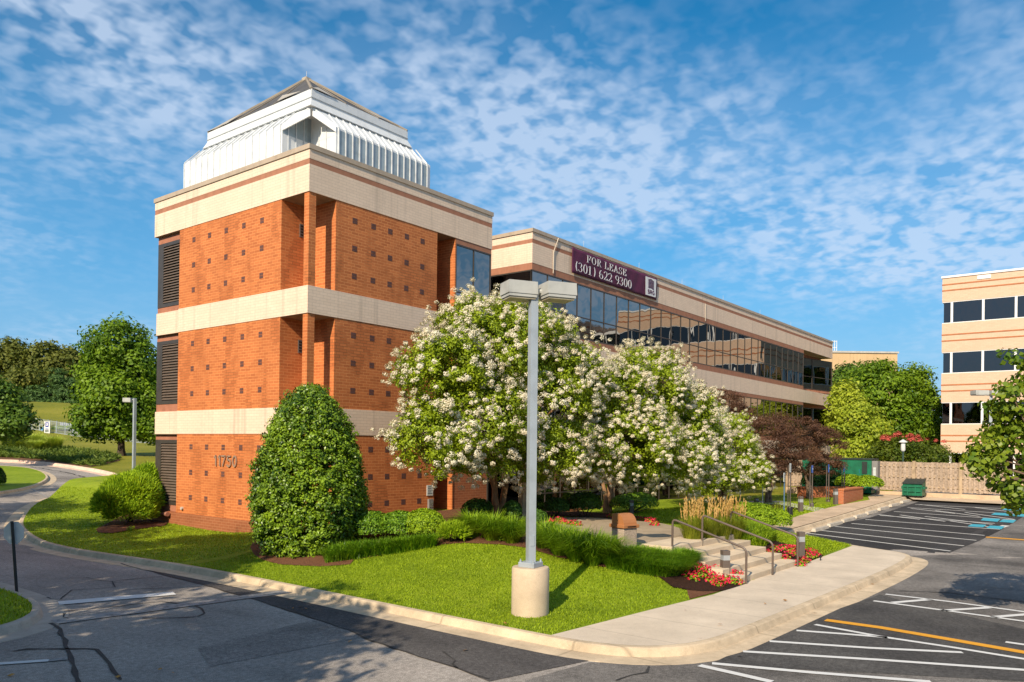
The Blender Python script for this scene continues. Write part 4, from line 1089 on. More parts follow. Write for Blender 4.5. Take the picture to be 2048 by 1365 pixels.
# steps and handrails
st = thing('concrete_steps', 'flight of five pale concrete steps rising from the pavement to the path', 'steps', (4.7, -12.5, .15))
m = MB()
for i in range(5):
    m.box(2.72, 6.95, -13.62 + .47 * i, -10.4 - .006 * i, -.1 + .151 * i if i else -.1, .15 + .1505 * (i + 1))
m.build('tread', concrete('step_concrete', (.60, .48, .34), 1.1, .18, .25), st, bevel=.012)
RAIL = plain('rail_paint', (.115, .083, .065), .4, .5, var=.12)
for i, (x, lab) in enumerate(((2.8, 'brown tube handrail on the steps, the one nearest the litter bin'), (4.62, 'brown tube handrail standing midway across the concrete steps'), (6.6, 'brown tube handrail along the steps beside the plumed grass'))):
    t = thing('handrail', lab, 'handrail', (x, -13.7, .15), 'handrails on the concrete steps')
    y0, y1, za, zb_ = -13.72, -11.72, .15, .75
    A, B = Vector((x, y0, za + .87)), Vector((x, y1, zb_ + .87))
    pts = [Vector((x, y0, za - .05)), Vector((x, y0, A.z - .14))]
    dd = (B - A).normalized()
    for j in range(1, 6):
        q = j / 6; p0, p1, p2_ = Vector((x, y0, A.z - .14)), A, A + dd * .14; pts.append(p0 * (1 - q) ** 2 + p1 * 2 * q * (1 - q) + p2_ * q * q)
    pts.append(A + dd * .14); pts.append(B - dd * .12)
    for j in range(1, 6):
        q = j / 6; p0, p1, p2_ = B - dd * .12, B, B - Vector((0, 0, .12)); pts.append(p0 * (1 - q) ** 2 + p1 * 2 * q * (1 - q) + p2_ * q * q)
    pts += [B - Vector((0, 0, .12)), Vector((x, y1, zb_ - .03))]
    m = MB(); m.tube(pts, .028, 10); m.build('tube', RAIL, t, True)

# bollard lights
BOL = plain('bollard_brown', (.115, .09, .075), .5, .4, var=.1)
CLR = plain('clear_lens', (.33, .35, .36), .1, .6)
bol = None
def bollard(px, yb, yt, lab, h=isl, grp='square bollard lights along the paths', D=None):
    global bol
    b = at(px, yb, h) if D is None else dep(px, yb, D); k = FPX / depth(b); H = (yb - yt) / k; w_ = .095
    t = thing('bollard_light', lab, 'bollard light', b, grp)
    m = MB(); m.obox(b, (.75, -.66), w_, w_, b.z - .1, b.z + H * .62); m.build('bollard_body', BOL, t, bevel=.006)
    m = MB(); m.obox(b, (.75, -.66), w_ * .93, w_ * .93, b.z + H * .62, b.z + H * .82); l_ = m.build('lens', CLR, t)
    m = MB(); m.obox(b, (.75, -.66), w_, w_, b.z + H * .82, b.z + H); m.build('bollard_cap', BOL, t, bevel=.006)
bollard(1450, 1152, 1101, 'brown bollard light among red flowers left of the handrails')
bollard(1601, 1116, 1064, 'brown bollard light among red flowers right of the handrails')
bollard(1262, 1030, 1001, 'dark bollard light standing in shade behind the litter bin')
bollard(1601, 1024, 993, 'brown bollard light in the strip of grass before the purple tree')
bollard(1671, 1009, 978, 'brown bollard light on grass close to the brick planter corner')
bollard(1732, 985, 966, 'short bollard light in front of the far clipped hedge')
bollard(1513, 1007, 997, 'stub of a bollard light beside the path under the flowering tree')
# spike lights
for px, py, lab in ((1319, 1112, 'tiny black spike light beside the upper steps'), (1641, 1122, 'tiny black spike light at the end of the right flower bed')):
    b = at(px, py, isl); t = thing('spike_light', lab, 'garden light', b); m = MB(); m.lathe(b - Vector((0, 0, .05)), [(.015, 0), (.015, .14), (.04, .15), (.045, .2), (.02, .22)], 10); m.build('stake', plain('black_post', (.012, .012, .013), .5, .4), t)

# parking signs
PWH = plain('sign_white', (.55, .58, .56), .4, .4); PBL = plain('sign_blue', (.03, .12, .48), .4, .4); PGR = plain('sign_grey', (.36, .40, .40), .4, .4)
PB2 = plain('post_blue', (.08, .16, .28), .5, .4); PBR = plain('post_brown', (.10, .08, .068), .5, .4, var=.15)
def psign(px, yb, yt, plate, hs, post, lab, D, twin=False, foot=None, grp=None, pw=5.):
    b = dep(px, yb, D); k = FPX / D; t = thing('parking_sign', lab, 'parking sign', b, grp)
    ztop = dep(px, yt, D).z; r_ = 2.2 / k / 2
    m = MB(); m.tube([b - Vector((0, 0, .2)), (b.x, b.y, ztop)], r_, 6); m.build('post', post, t)
    if twin: m = MB(); q = b - hd * 4.5 / k; m.tube([q - Vector((0, 0, .2)), (q.x, q.y, ztop - .08)], r_ * .8, 6); m.build('post', post, t)
    f_ = Vector((.62, -.78, 0)); s_ = Vector((.78, .62, 0))
    m = MB(); c = Vector((b.x, b.y, ztop)) - Vector((FW[0], FW[1], 0)) * .04
    hw = pw / k / 2 / .55
    a_ = Vector((.93, .36, 0)) * 1.0
    e_ = (Vector((RT[0], RT[1], 0)) * .55 + Vector((FW[0], FW[1], 0)) * .83) * hw
    m.slab([c - e_, c + e_, c + e_ - Vector((0, 0, hs / k)), c - e_ - Vector((0, 0, hs / k))], Vector((-.03, .02, 0)))
    pl = m.build('sign_plate', plate, t)
    if plate is not PBL:
        m = MB(); off = Vector((-.62, .79, 0)); nrm = e_.cross(Vector((0, 0, 1))).normalized(); nrm = nrm if nrm.dot(Vector((FW[0], FW[1], 0))) < 0 else -nrm
        for q, (w0, w1) in enumerate(((-.6, .6), (-.5, .3), (-.6, .5))):
            z_ = -(.25 + .25 * q) * hs / k; m.slab([c + nrm * .004 + e_ * w0 + Vector((0, 0, z_)), c + nrm * .004 + e_ * w1 + Vector((0, 0, z_)), c + nrm * .004 + e_ * w1 + Vector((0, 0, z_ - .09 * hs / k)), c + nrm * .004 + e_ * w0 + Vector((0, 0, z_ - .09 * hs / k))], nrm * .004)
        m.build('lettering', plain('sign_ink', (.03, .08, .1), .6, .2), pl)
    else:
        m = MB(); nrm = e_.cross(Vector((0, 0, 1))).normalized(); nrm = nrm if nrm.dot(Vector((FW[0], FW[1], 0))) < 0 else -nrm
        z_ = -.8 * hs / k; m.slab([c + nrm * .004 + e_ * .5 * math.cos(R(i * 45)) + Vector((0, 0, -.5 * hs / k + .16 * hs / k * math.sin(R(i * 45)))) for i in range(8)], nrm * .004)
        m.build('symbol', PWH, pl)
    if foot:
        m = MB(); m.lathe(b - Vector((0, 0, .1)), [(foot, 0), (foot * .9, .42), (foot * .75, .47)], 14); m.build('foot', PBR if foot < .12 else plain('black_post', (.012, .012, .013), .5, .4), t)
psign(1428.5, 1003, 955, PBL, 12, PB2, 'blue-plated parking sign on a blue post behind the plumed grass', 43)
psign(1480, 1004, 946, PGR, 16, plain('post_white', (.5, .53, .52), .4, .4), 'pale grey parking sign post just left of the clipped hedge', 43)
psign(1525, 1008, 944, PWH, 17, plain('post_white', (.5, .53, .52), .4, .4), 'tall pale parking sign on a white post by the flowering branch tip', 42)
psign(1568, 1020, 946, PWH, 18, PB2, 'white parking sign on a blue and white post behind the clipped hedge', 38)
psign(1580, 1030, 927, PWH, 18, PBR, 'white parking sign on twin brown posts with a black foot', 37, True, .13)
psign(1624, 1021, 931, PBL, 15, PBR, 'blue accessible parking sign on twin brown posts, nearest of its row', 41, True, .1, 'blue accessible parking signs')
psign(1657, 1014, 929, PBL, 16, PBR, 'blue accessible parking sign on twin brown posts left of the brick planter', 44, True, .1, 'blue accessible parking signs')
psign(1688, 1004, 930, PBL, 14, PBR, 'blue accessible parking sign on twin posts behind the brick planter', 47, True, .1, 'blue accessible parking signs')
psign(1719, 1000, 939, PBL, 8, PBR, 'small blue accessible parking sign in front of the green compactor', 49, True, .1, 'blue accessible parking signs')

# brick planter walls
RBR = brick('red_brick', (.42, .12, .045), (.35, .095, .035), (.42, .24, .15), .22, .075, .008, .25, .0)
pl = at(1687, 1009, isl); pz = pl.z
t = thing('brick_planter', 'low orange brick planter wall beside the footway', 'planter', pl)
m = MB(); m.box(pl.x, pl.x + 3.9, pl.y, pl.y + .42, pz - .3, pz + .74); m.build('wall', RBR, t)
m = MB(); m.box(pl.x - .03, pl.x + 3.93, pl.y - .03, pl.y + .45, pz + .74, pz + .81); m.build('wall_cap', brick('cap_brick', (.48, .16, .06), (.42, .13, .05), (.5, .3, .2), .11, .3, .006, .2), t)
t = thing('brick_wall', 'low brick wall in tree shade between the wing and the planter', 'wall', (31, -5.2, .6))
wa, wb_ = at(1598, 996, isl), at(1692, 993, isl); wc_ = (wa + wb_) / 2; wd = wb_ - wa; t.location = wc_
m = MB(); m.obox(wc_, wd, wd.length / 2, .15, wc_.z - .4, wc_.z + .55); m.build('wall', RBR, t)
m = MB(); m.obox(wc_, wd, wd.length / 2 + .05, .19, wc_.z + .55, wc_.z + .62); m.build('wall_cap', RBR, t)

# wheel stops
WS = concrete('stop_concrete', (.50, .43, .34), 3., .2, .4)
wx = [(1600, 1631), (1636, 1667), (1671, 1699), (1703, 1728), (1732, 1757), (1762, 1787), (1791, 1815), (1820, 1842)]
wl = ['nearest of the wheel stops, beside the hedge end', 'second wheel stop counted from the hedge end', 'third wheel stop counted from the hedge end', 'fourth wheel stop counted from the hedge end', 'fourth wheel stop counted from the dumpster end', 'third wheel stop counted from the dumpster end', 'second wheel stop counted from the dumpster end', 'last of the wheel stops, near the green dumpster']
proto = None
for i, ((a_, b_), lab) in enumerate(zip(wx, wl)):
    ya, yb_ = [1063 - (x - 1600) * .243 for x in (a_, b_)]
    A, B = at(a_ + 2, ya), at(b_, yb_); c = (A + B) / 2; L_ = max(1.5, min(2.1, (B - A).length))
    if proto is None:
        proto = thing('wheel_stop', 'concrete ' + lab, 'wheel stop', (c.x, -10.98, hT(c.x, -10.98)), 'wheel stops along the footway')
        o = proto.location; m = MB(); l2 = .95
        m.add([(o.x - l2, o.y - .1, o.z), (o.x + l2, o.y - .1, o.z), (o.x + l2, o.y + .1, o.z), (o.x - l2, o.y + .1, o.z), (o.x - l2 + .05, o.y - .07, o.z + .14), (o.x + l2 - .05, o.y - .07, o.z + .14), (o.x + l2 - .05, o.y + .07, o.z + .14), (o.x - l2 + .05, o.y + .07, o.z + .14)], [(3, 2, 1, 0), (4, 5, 6, 7), (0, 1, 5, 4), (1, 2, 6, 5), (2, 3, 7, 6), (3, 0, 4, 7)])
        m.build('block', WS, proto, bevel=.015)
    else:
        t = copy_tree(proto); t.location = (c.x, -10.98, hT(c.x, -10.98)); t['label'] = 'concrete ' + lab

# wooden fence, bins
FX = 36.9
GW = plain('weathered_board', (.38, .29, .215), .85, .2, var=.32, scale=9, streak=.6); GP = plain('weathered_post', (.42, .31, .2), .85, .2, var=.2, streak=.4)
fz = hT(FX, -10) + .12
t = thing('board_fence', 'weathered shadow-box board fence on a low concrete footing behind the bins', 'fence', (FX, -10, fz))
m = MB(); y = -3.0; i = 0
while y > -15.4:
    m.box(FX + (.0 if i % 2 else .09), FX + (.025 if i % 2 else .115), y - .145, y, fz + .3 + random.uniform(-.02, .02), fz + 2.05 + random.uniform(-.015, .015)); y -= .125; i += 1
m.build('board', GW, t)
for y in (-3.0, -5.6, -8.15, -10.7, -13.2, -15.4):
    m = MB(); m.box(FX - .04, FX + .14, y - .09, y + .09, fz - .2, fz + 2.12); m.build('post', GP, t)
m = MB()
for z in (.55, 1.15, 1.8): m.box(FX + .03, FX + .085, -15.4, -3, fz + z - .045, fz + z + .045)
m.build('rail', GP, t)
m = MB(); m.box(FX - .12, FX + .3, -15.6, -3, fz - .5, fz + .22); m.build('footing', concrete('footing', (.56, .41, .27), 1., .25, .4), t)
DG = plain('dumpster_green', (.008, .13, .065), .45, .4, var=.2, streak=.35); DD = plain('dumpster_dark', (.02, .03, .026), .5, .4)
b = at(1828, 999); b = Vector((35.9, b.y, hT(35.9, b.y) + .12))
t = thing('dumpster', 'small green slope-fronted dumpster with a dark lid in front of the board fence', 'dumpster', b)
m = MB(); hw, z = .52, b.z
sec = [(-.5, .12), (-.55, .75), (-.5, .8), (.5, 1.02), (.5, .12)]
m.slab([(b.x + x_, b.y + hw, z + z_) for x_, z_ in sec], (0, -2 * hw, 0)); bd = m.build('bin_body', DG, t)
m = MB()
for zz in (.35, .62): m.box(b.x - .6, b.x - .52, b.y - hw, b.y + hw, z + zz, z + zz + .07)
for y in (-hw - .02, -.22, .2, hw - .06): m.box(b.x - .585, b.x - .5, b.y + y, b.y + y + .08, z + .12, z + .72)
for y in (-hw - .12, hw): m.box(b.x - .35, b.x + .35, b.y + y, b.y + y + .12, z + .5, z + .65)
m.build('rib', DG, bd)
m = MB(); m.slab([(b.x + x_, b.y + hw + .03, z + z_) for x_, z_ in ((-.6, .81), (-.6, .84), (.52, 1.1), (.52, 1.04))], (0, -2 * hw - .06, 0)); m.build('lid', DD, t)
m = MB()
for y in (-.45, .45):
    for x_ in (-.35, .35): m.tube([(b.x + x_, b.y + y - .03, z + .07), (b.x + x_, b.y + y + .03, z + .07)], .07, 10)
m.build('caster', DD, t)
b = Vector((36.0, -7.6, hT(36, -7.6) + .12)); z = b.z
t = thing('compactor', 'large dark green rubbish compactor partly behind the far hedge', 'dumpster', b)
m = MB(); m.box(b.x - .4, b.x + 1.0, b.y - 1.0, b.y + 3.2, z + .1, z + 2.15); m.build('bin_body', DG, t, bevel=.02)
m = MB(); m.box(b.x - .43, b.x - .4, b.y - .75, b.y - .45, z + 1.3, z + 2.05); m.build('opening', DD, t)
m = MB(); m.box(b.x - .45, b.x + 1.05, b.y - 1.05, b.y + 3.25, z + 2.15, z + 2.25); m.build('lid', DD, t)
m = MB(); m.box(b.x - .405, b.x + .2, b.y - 1.35, b.y - 1.02, z + .3, z + 2.1); bx = m.build('control_box', plain('box_grey', (.2, .19, .18), .5, .4), t)
m = MB(); m.box(b.x - .415, b.x - .405, b.y - 1.25, b.y - 1.1, z + 1.2, z + 1.7); m.build('notice', PWH, bx)

# notice and call box on the tower
t = thing('wall_notice', 'small white notice on the tower brickwork above the hedge', 'notice', (5.6, -.02, 2.0))
m = MB(); p0, p1 = 5.63, 5.95; m.box(p0, p1, -.03, -.005, 1.55, 1.95); n_ = m.build('plate', PWH, t)
m = MB()
for i in range(5): m.box(p0 + .04, p1 - .04 - .05 * (i % 2), -.034, -.03, 1.88 - i * .065, 1.9 - i * .065)
m.build('lettering', plain('sign_ink', (.03, .08, .1), .6, .2), n_)
t = thing('call_box', 'small dark grey call box on the tower brickwork under the notice', 'call box', (5.8, -.02, 1.1))
m = MB(); m.box(5.68, 5.93, -.09, 0, 1.0, 1.42); cb = m.build('case', plain('box_grey', (.2, .19, .18), .5, .4), t, bevel=.01)
m = MB(); m.box(5.72, 5.89, -.1, -.091, 1.1, 1.3); m.build('panel', plain('panel_chrome', (.5, .5, .5), .2, .5, metal=.8), cb)
t = thing('porch_column', 'slim cream column in the shaded entrance behind the first flowering tree', 'column', (10.2, -1.5, .8))
c = at(1044, 1035, isl); t.location = c
m = MB(); m.box(c.x - .1, c.x + .1, c.y - .1, c.y + .1, c.z - .1, c.z + 3.); m.build('shaft', plain('column_cream', (.5, .38, .24), .7, .2), t)

# far left: post office sign, fence
b = dep(94, 890, 118); t = thing('pylon_sign', 'white pylon sign with a blue eagle panel beyond the pampas clumps', 'sign', b); k = FPX / 118
f_ = -Vector((FW[0], FW[1], 0)).normalized(); s_ = Vector((RT[0], RT[1], 0)).normalized()
zt = dep(94, 843, 118).z
m = MB()
for q in (-4.6, 4.6): c = b + s_ * q / k; m.obox(c, s_, .07, .07, b.z - .5, zt)
m.build('post', FRW, t)
m = MB(); m.obox(b, s_, 3.9 / k, .05, zt - 17 / k, zt - .05); pn = m.build('panel', FRW, t)
m = MB(); m.obox(b + f_ * .07, s_, 3.0 / k, .01, zt - 11.5 / k, zt - 2 / k); m.obox(b + f_ * .07, s_, 3.0 / k, .01, zt - 16 / k, zt - 14.5 / k); m.build('blue_panel', plain('sign_navy', (.02, .04, .3), .4, .4), pn)
m = MB(); c = b + f_ * .085; e_ = lambda u, v: c + s_ * u / k + Vector((0, 0, zt - c.z - v / k))
m.slab([e_(-2.2, 9.8), e_(-.2, 6.5), e_(-1.7, 4.6), e_(.8, 3.6), e_(2.2, 5.2), e_(1.3, 6.2), e_(2, 9.8), e_(.8, 8.6)], f_ * .01); m.build('emblem', FRW, pn)
m = MB(); m.obox(b, s_, 3.6 / k, .05, zt - 31 / k, zt - 22 / k); m.build('lower_panel', FRW, t)
b2 = dep(84, 888, 119); t = thing('blue_sign', 'small plain light blue board beside the white pylon sign', 'sign', b2); m = MB(); z_ = dep(84, 855, 119).z; m.obox(b2, s_, 2.4 / k, .04, z_ - 6 / k, z_); m.build('board', plain('board_blue', (.08, .25, .45), .5, .3), t); m = MB(); m.obox(b2, s_, .05, .04, b2.z - .4, z_ - 6 / k); m.build('post', GALV, t)
fa, fb_ = dep(30, 885, 121), dep(345, 885, 112)
t = thing('metal_fence', 'long pale metal fence at the foot of the far grassy slope', 'fence', fa)
n_ = 18
for i in range(n_ + 1):
    p = fa.lerp(fb_, i / n_); p.z = hT(p.x, p.y); m = MB(); m.tube([p - Vector((0, 0, .3)), p + Vector((0, 0, 2.0))], .06, 5); m.build('post', GALV, t)
m = MB(); N_ = 190
for i in range(N_):
    p = fa.lerp(fb_, i / N_); p.z = hT(p.x, p.y); m.tube([p + Vector((0, 0, .1)), p + Vector((0, 0, 1.9))], .02, 3, False)
for z in (.2, 1.1, 1.85):
    pp = [fa.lerp(fb_, i / 20) for i in range(21)]; m.tube([(p.x, p.y, hT(p.x, p.y) + z) for p in pp], .035, 4)
m.build('picket', GALV, t)
ga, gb_ = dep(100, 878, 124), dep(150, 878, 123)
t = thing('metal_fence', 'short dark upright barrier row behind the white pylon sign', 'fence', ga); m = MB()
for i in range(14): p = ga.lerp(gb_, i / 13); p.z = hT(p.x, p.y); m.tube([p, p + Vector((0, 0, 1.3))], .035, 4)
m.build('picket', plain('picket_dark', (.12, .14, .16), .5, .4), t)
pa = [dep(x, 884, d_) for x, d_ in ((120, 122), (350, 114), (350, 127), (120, 129))]
drape('distant_lot', [(p.x, p.y) for p in pa], lambda x, y: hT(x, y) + .17, .0, concrete('pale_lot', (.42, .42, .42), .4, .1, .2), 4.)
# ------------------------------------------------------------ vegetation
BARK = plain('grey_bark', (.16, .11, .075), .9, .15, var=.3, scale=8, bump=.5, bscale=20)
BARKM = plain('tan_bark', (.30, .17, .085), .7, .2, var=.3, scale=5, streak=.4)
BARKD = plain('dark_bark', (.07, .05, .035), .9, .15, var=.3, scale=8)
L_MYR = leafmat('myrtle_leaf', (0.14, 0.21, 0.010), (0.40, 0.50, 0.018), (0.525, 0.298, 0.035), .35, .45, .35)
L_HOLLY = leafmat('holly_leaf', (.026, .08, .005), (.25, .38, .016), (0.289, 0.374, 0.034), .2, .4, .45, .9)
L_JUN = leafmat('juniper_leaf', (.14, .26, .012), (.42, .58, .022), None, .25, .6, .2)
L_HEDGE = leafmat('hedge_leaf', (.06, .15, .010), (.20, .35, .014), None, .25, .45, .35)
L_YEW = leafmat('bright_hedge_leaf', (.13, .23, .010), (.32, .45, .014), None, .25, .55, .25)
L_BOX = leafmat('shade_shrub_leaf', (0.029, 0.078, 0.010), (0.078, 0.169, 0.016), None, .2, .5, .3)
L_TREE = leafmat('tree_leaf', (.06, .13, .008), (.22, .34, .016), None, .35, .5, .25, .25)
L_LITE = leafmat('pale_tree_leaf', (.22, .30, .02), (.46, .52, .045), None, .4, .5, .25, .3)
L_DARK = leafmat('dark_tree_leaf', (.045, .10, .014), (.14, .23, .024), None, .3, .5, .25, .2)
L_OAK = leafmat('browning_leaf', (.10, .125, .024), (.19, .20, .035), (.34, .17, .045), .3, .6, .2, .12)
L_PINE = leafmat('pine_leaf', (.03, .075, .02), (.09, .16, .035), None, .15, .6, .2, .2)
L_PUR = leafmat('purple_leaf', (.075, .032, .02), (.165, .085, .045), (.21, .17, .05), .3, .5, .25, .5)
L_YEL = leafmat('turning_leaf', (0.080, 0.160, 0.013), (0.240, 0.304, 0.019), (0.800, 0.544, 0.016), .35, .45, .35, 1.5)
L_BLADE = leafmat('grass_blade', (.18, .27, .008), (.37, .48, .014), (.46, .48, .06), .35, .5, .25, .5)
L_FOUNT = leafmat('fountain_blade', (.13, .25, .012), (.34, .50, .02), None, .45, .45, .3)
L_LIRI = leafmat('lily_turf_blade', (.10, .23, .012), (.28, .46, .018), None, .45, .4, .35)
L_REED = leafmat('reed_blade', (.16, .22, .012), (.33, .36, .03), None, .35, .5, .25)
L_PLUME = leafmat('reed_plume', (.50, .30, .08), (.68, .46, .18), None, .3, .8, .1)
L_PAMP = leafmat('pale_blade', (.40, .50, .06), (.65, .70, .14), None, .35, .6, .2)
FLW = leafmat('white_blossom', (.64, .55, .38), (.82, .77, .64), None, .25, .8, .1)
FLR = leafmat('red_petal', (0.620, 0.012, 0.040), (0.800, 0.050, 0.120), None, .25, .6, .2)
FLP = leafmat('coral_blossom', (.48, .07, .06), (.60, .15, .10), None, .25, .7, .2)

def EL(px, py, rx, ry, D, dz=1.):
    k = D / FPX; return (tuple(dep(px, py, D)), (rx * k * dz, rx * k * dz, ry * k))

def spikes(name, P, Dr, L, W, mat, parent, jit=.25, var=None):
    n = len(P); T = unit(unit(Dr) + RNG.normal(size=(n, 3)) * jit); B = unit(np.cross(T, RNG.normal(size=(n, 3))))
    L = (L * RNG.uniform(.6, 1.3, n))[:, None]; W = (W * RNG.uniform(.8, 1.2, n))[:, None]
    V = np.empty((n, 4, 3)); V[:, 0] = P; V[:, 1] = P + T * L * .4 + B * W * .5; V[:, 2] = P + T * L; V[:, 3] = P + T * L * .4 - B * W * .5
    return np_mesh(name, V.reshape(-1, 3), np.arange(4 * n).reshape(n, 4), mat, parent, RNG.random(n) if var is None else var)

def panicles(name, C, O, per, r, size, mat, parent):
    k = np.repeat(np.arange(len(C)), per); d = rdir(len(k)); s = np.repeat(RNG.uniform(.6, 1.25, len(C)), per) * r
    P = C[k] + O[k] * (s * .6)[:, None] + d * (RNG.random(len(k)) ** .33 * s)[:, None] * np.array([1, 1, .8])
    V, F = leafquads(P, d * .7 + O[k] * .5 + np.array([0, 0, .3]), size * RNG.uniform(.7, 1.3, len(k)), size * RNG.uniform(.7, 1.2, len(k)))
    return np_mesh(name, V, F, mat, parent, RNG.random(len(k)))

# --- white crape myrtles
def myrtle(label, base, ells, nc, per, nb, stems, r0, L=.105, W=.052, cr=.36, br=.108):
    base = Vector(base); t = thing('flowering_tree', label, 'tree', base, 'white flowering trees along the wing')
    ells = [(tuple(np.array(e[0]) - FW * 1.1), e[1]) for e in ells]
    P, O = clumps_on(ells, int(nc * 1.45), .66, .4)
    k = (P[:, 1] < -.45) | (P[:, 0] > 57); P, O = P[k], O[k]
    mb = MB(); heads = []
    for s in stems:
        a = base + Vector((s[0] * .18, s[1] * .18, -.1)); b = base + Vector(s); trunk(mb, a, b, r0 * random.uniform(.85, 1.1), r0 * .55, .05); heads.append(b)
    for i in range(26):
        q = Vector(P[RNG.integers(len(P))]); h = min(heads, key=lambda a: (a - q).length + random.random()); trunk(mb, h, h.lerp(q, .93), r0 * .42, r0 * .1, .12, 6)
    mb.build('trunk', BARKM, t, True)
    Q, N, cv = foliage(P, O, per, cr, .75, .3)
    kk = Q[:, 1] < -.12; Q, N, cv = Q[kk], N[kk], cv[kk]
    top = np.clip((Q[:, 2] - np.percentile(Q[:, 2], 82)) * .12, 0, .1)
    leaf_obj('crown', Q, N, L, W, L_MYR, t, .55, np.clip(.62 * RNG.random(len(Q)) + .33 * cv + top, 0, 1))
    j = RNG.integers(0, len(P), nb * 6); C = P[j] + O[j] * cr * .7 + RNG.normal(size=(len(j), 3)) * .16
    # blossoms sit on the outside
    ce = np.array([e[0] for e in ells]); ra = np.array([e[1] for e in ells])
    q = np.sqrt(((((C[:, None, :] - ce) / ra) ** 2).sum(2))).min(1)
    C, OO = C[(q > .86) & (C[:, 1] < -.45)], O[j][(q > .86) & (C[:, 1] < -.45)]; C, OO = C[:nb], OO[:nb]
    panicles('blossom', C, OO, 58, br, .042, FLW, t)
myrtle('largest white flowering tree, behind the lamp post and against the brick tower', at(1000, 1036, isl),
       [EL(900, 760, 86, 88, 25.6), EL(872, 878, 68, 70, 25.0), EL(1000, 715, 112, 105, 27.4), EL(955, 850, 120, 98, 26.5), EL(1085, 800, 105, 125, 28.4), EL(1085, 902, 85, 66, 28), EL(945, 665, 70, 42, 27.2), EL(1065, 668, 72, 50, 28.3), EL(1140, 760, 60, 70, 29)],
       1000, 96, 2500, [(-.55, .1, 2.2), (-.1, .35, 2.3), (.35, -.1, 2.4), (.75, .3, 2.3)], .13)
myrtle('middle white flowering tree, behind the litter bin and in front of the wing', at(1215, 1026, isl),
       [EL(1215, 815, 75, 78, 30.4), EL(1280, 790, 82, 84, 31.5), EL(1245, 885, 95, 76, 30.5), EL(1345, 850, 72, 78, 32.5), EL(1335, 908, 78, 48, 32), EL(1175, 902, 66, 50, 29.5), EL(1390, 890, 50, 60, 33)],
       700, 92, 2100, [(-.3, .2, 2.1), (.15, -.1, 2.3), (.5, .2, 2.2), (.9, .1, 2.4)], .12)
myrtle('farthest white flowering tree, its tip reaching the purple-leaved tree', at(1445, 1004, isl),
       [EL(1405, 880, 52, 68, 42), EL(1450, 895, 48, 62, 42), EL(1485, 940, 34, 42, 42), EL(1405, 945, 60, 40, 41), EL(1360, 900, 45, 60, 41)],
       470, 70, 900, [(-.3, .2, 2.0), (.3, .1, 2.2), (.1, -.3, 2.3)], .14, .11, .055, .4, .13)

# --- big holly cone
hb = at(618, 1119, isl); t = thing('holly_bush', 'tall glossy dark green holly cone at the tower corner', 'bush', hb)
Dh = 22.9; k = Dh / FPX; pr = [(1128, 50), (1110, 78), (1085, 100), (1050, 113), (1000, 117), (960, 114), (900, 101), (850, 83), (820, 66), (800, 51), (783, 34), (773, 12)]
zz = np.array([dep(618, p[0], Dh).z for p in pr]); rr = np.array([p[1] * k for p in pr])
def holly_r(z): return np.interp(z, zz, rr)
cx = dep(618, 1000, Dh)
n = 5200; z = RNG.uniform(zz[0], zz[-1], n); keep = RNG.random(n) < (holly_r(z) + .15) / 1.9; z = z[keep]; n = len(z); a = RNG.uniform(0, 2 * math.pi, n)
lump = .11 * np.sin(a * 7 + z * 3.1) * np.sin(z * 5.3 + a * 2) + .05 * np.sin(a * 13 - z * 7)
rad = holly_r(z) * (1 - .3 * RNG.random(n) ** 1.6) + lump - .12 + .16 * (RNG.random(n) > .96)
Pq = np.column_stack([cx.x + rad * np.cos(a), cx.y + rad * np.sin(a), z]); Nq = unit(np.column_stack([np.cos(a), np.sin(a), .45 + 0 * a]))
Q, N, cv = foliage(Pq, Nq, 24, .15, .8, .2)
leaf_obj('foliage', Q, N, .095, .05, L_HOLLY, t, .5, np.clip(.6 * RNG.random(len(Q)) + .4 * cv, 0, 1))
m = MB(); trunk(m, Vector((cx.x, cx.y, hb.z - .1)), Vector((cx.x, cx.y, hb.z + 3.8)), .07, .02); m.build('stem', BARKD, t, True)

def blob(name, label, cat, ells, n, L, W, mat, group=None, jit=.55, depth_=.3, base=None, spike=False):
    c = Vector(np.mean([e[0] for e in ells], axis=0)); b = Vector((c.x, c.y, base if base is not None else isl(c.x, c.y)))
    t = thing(name, label, cat, b, group)
    P, O = [], []; w = np.array([e[1][0] * (e[1][0] + 2 * e[1][2]) for e in ells]); w /= w.sum()
    for e, q in zip(ells, w):
        m_ = int(n * q); d = rdir(m_); d[:, 2] = np.where(d[:, 2] < -.3, -d[:, 2], d[:, 2])
        f = 1 - depth_ * RNG.random(m_) ** 1.8 + .06 * np.sin(d[:, 0] * 9 + d[:, 1] * 7) * np.sin(d[:, 2] * 8 + d[:, 0] * 4)
        sq = np.array(e[1]); P.append(np.array(e[0]) + d * sq * f[:, None]); O.append(d / sq)
    P, O = np.concatenate(P), unit(np.concatenate(O))
    kk = P[:, 2] > b.z - .05; P, O = P[kk], O[kk]
    if spike: spikes('foliage', P, O * .8 + np.array([.1, -.1, .45]), L, W, mat, t, jit)
    else: leaf_obj('foliage', P, O + np.array([0, 0, .25]), L, W, mat, t, jit)
    mb = MB()
    for i in range(6):
        q = Vector(P[RNG.integers(len(P))]); trunk(mb, b + Vector((random.uniform(-.1, .1), random.uniform(-.1, .1), -.05)), b.lerp(q, .85), .03, .01, .03, 5)
    mb.build('stem', BARKD, t, True); return t

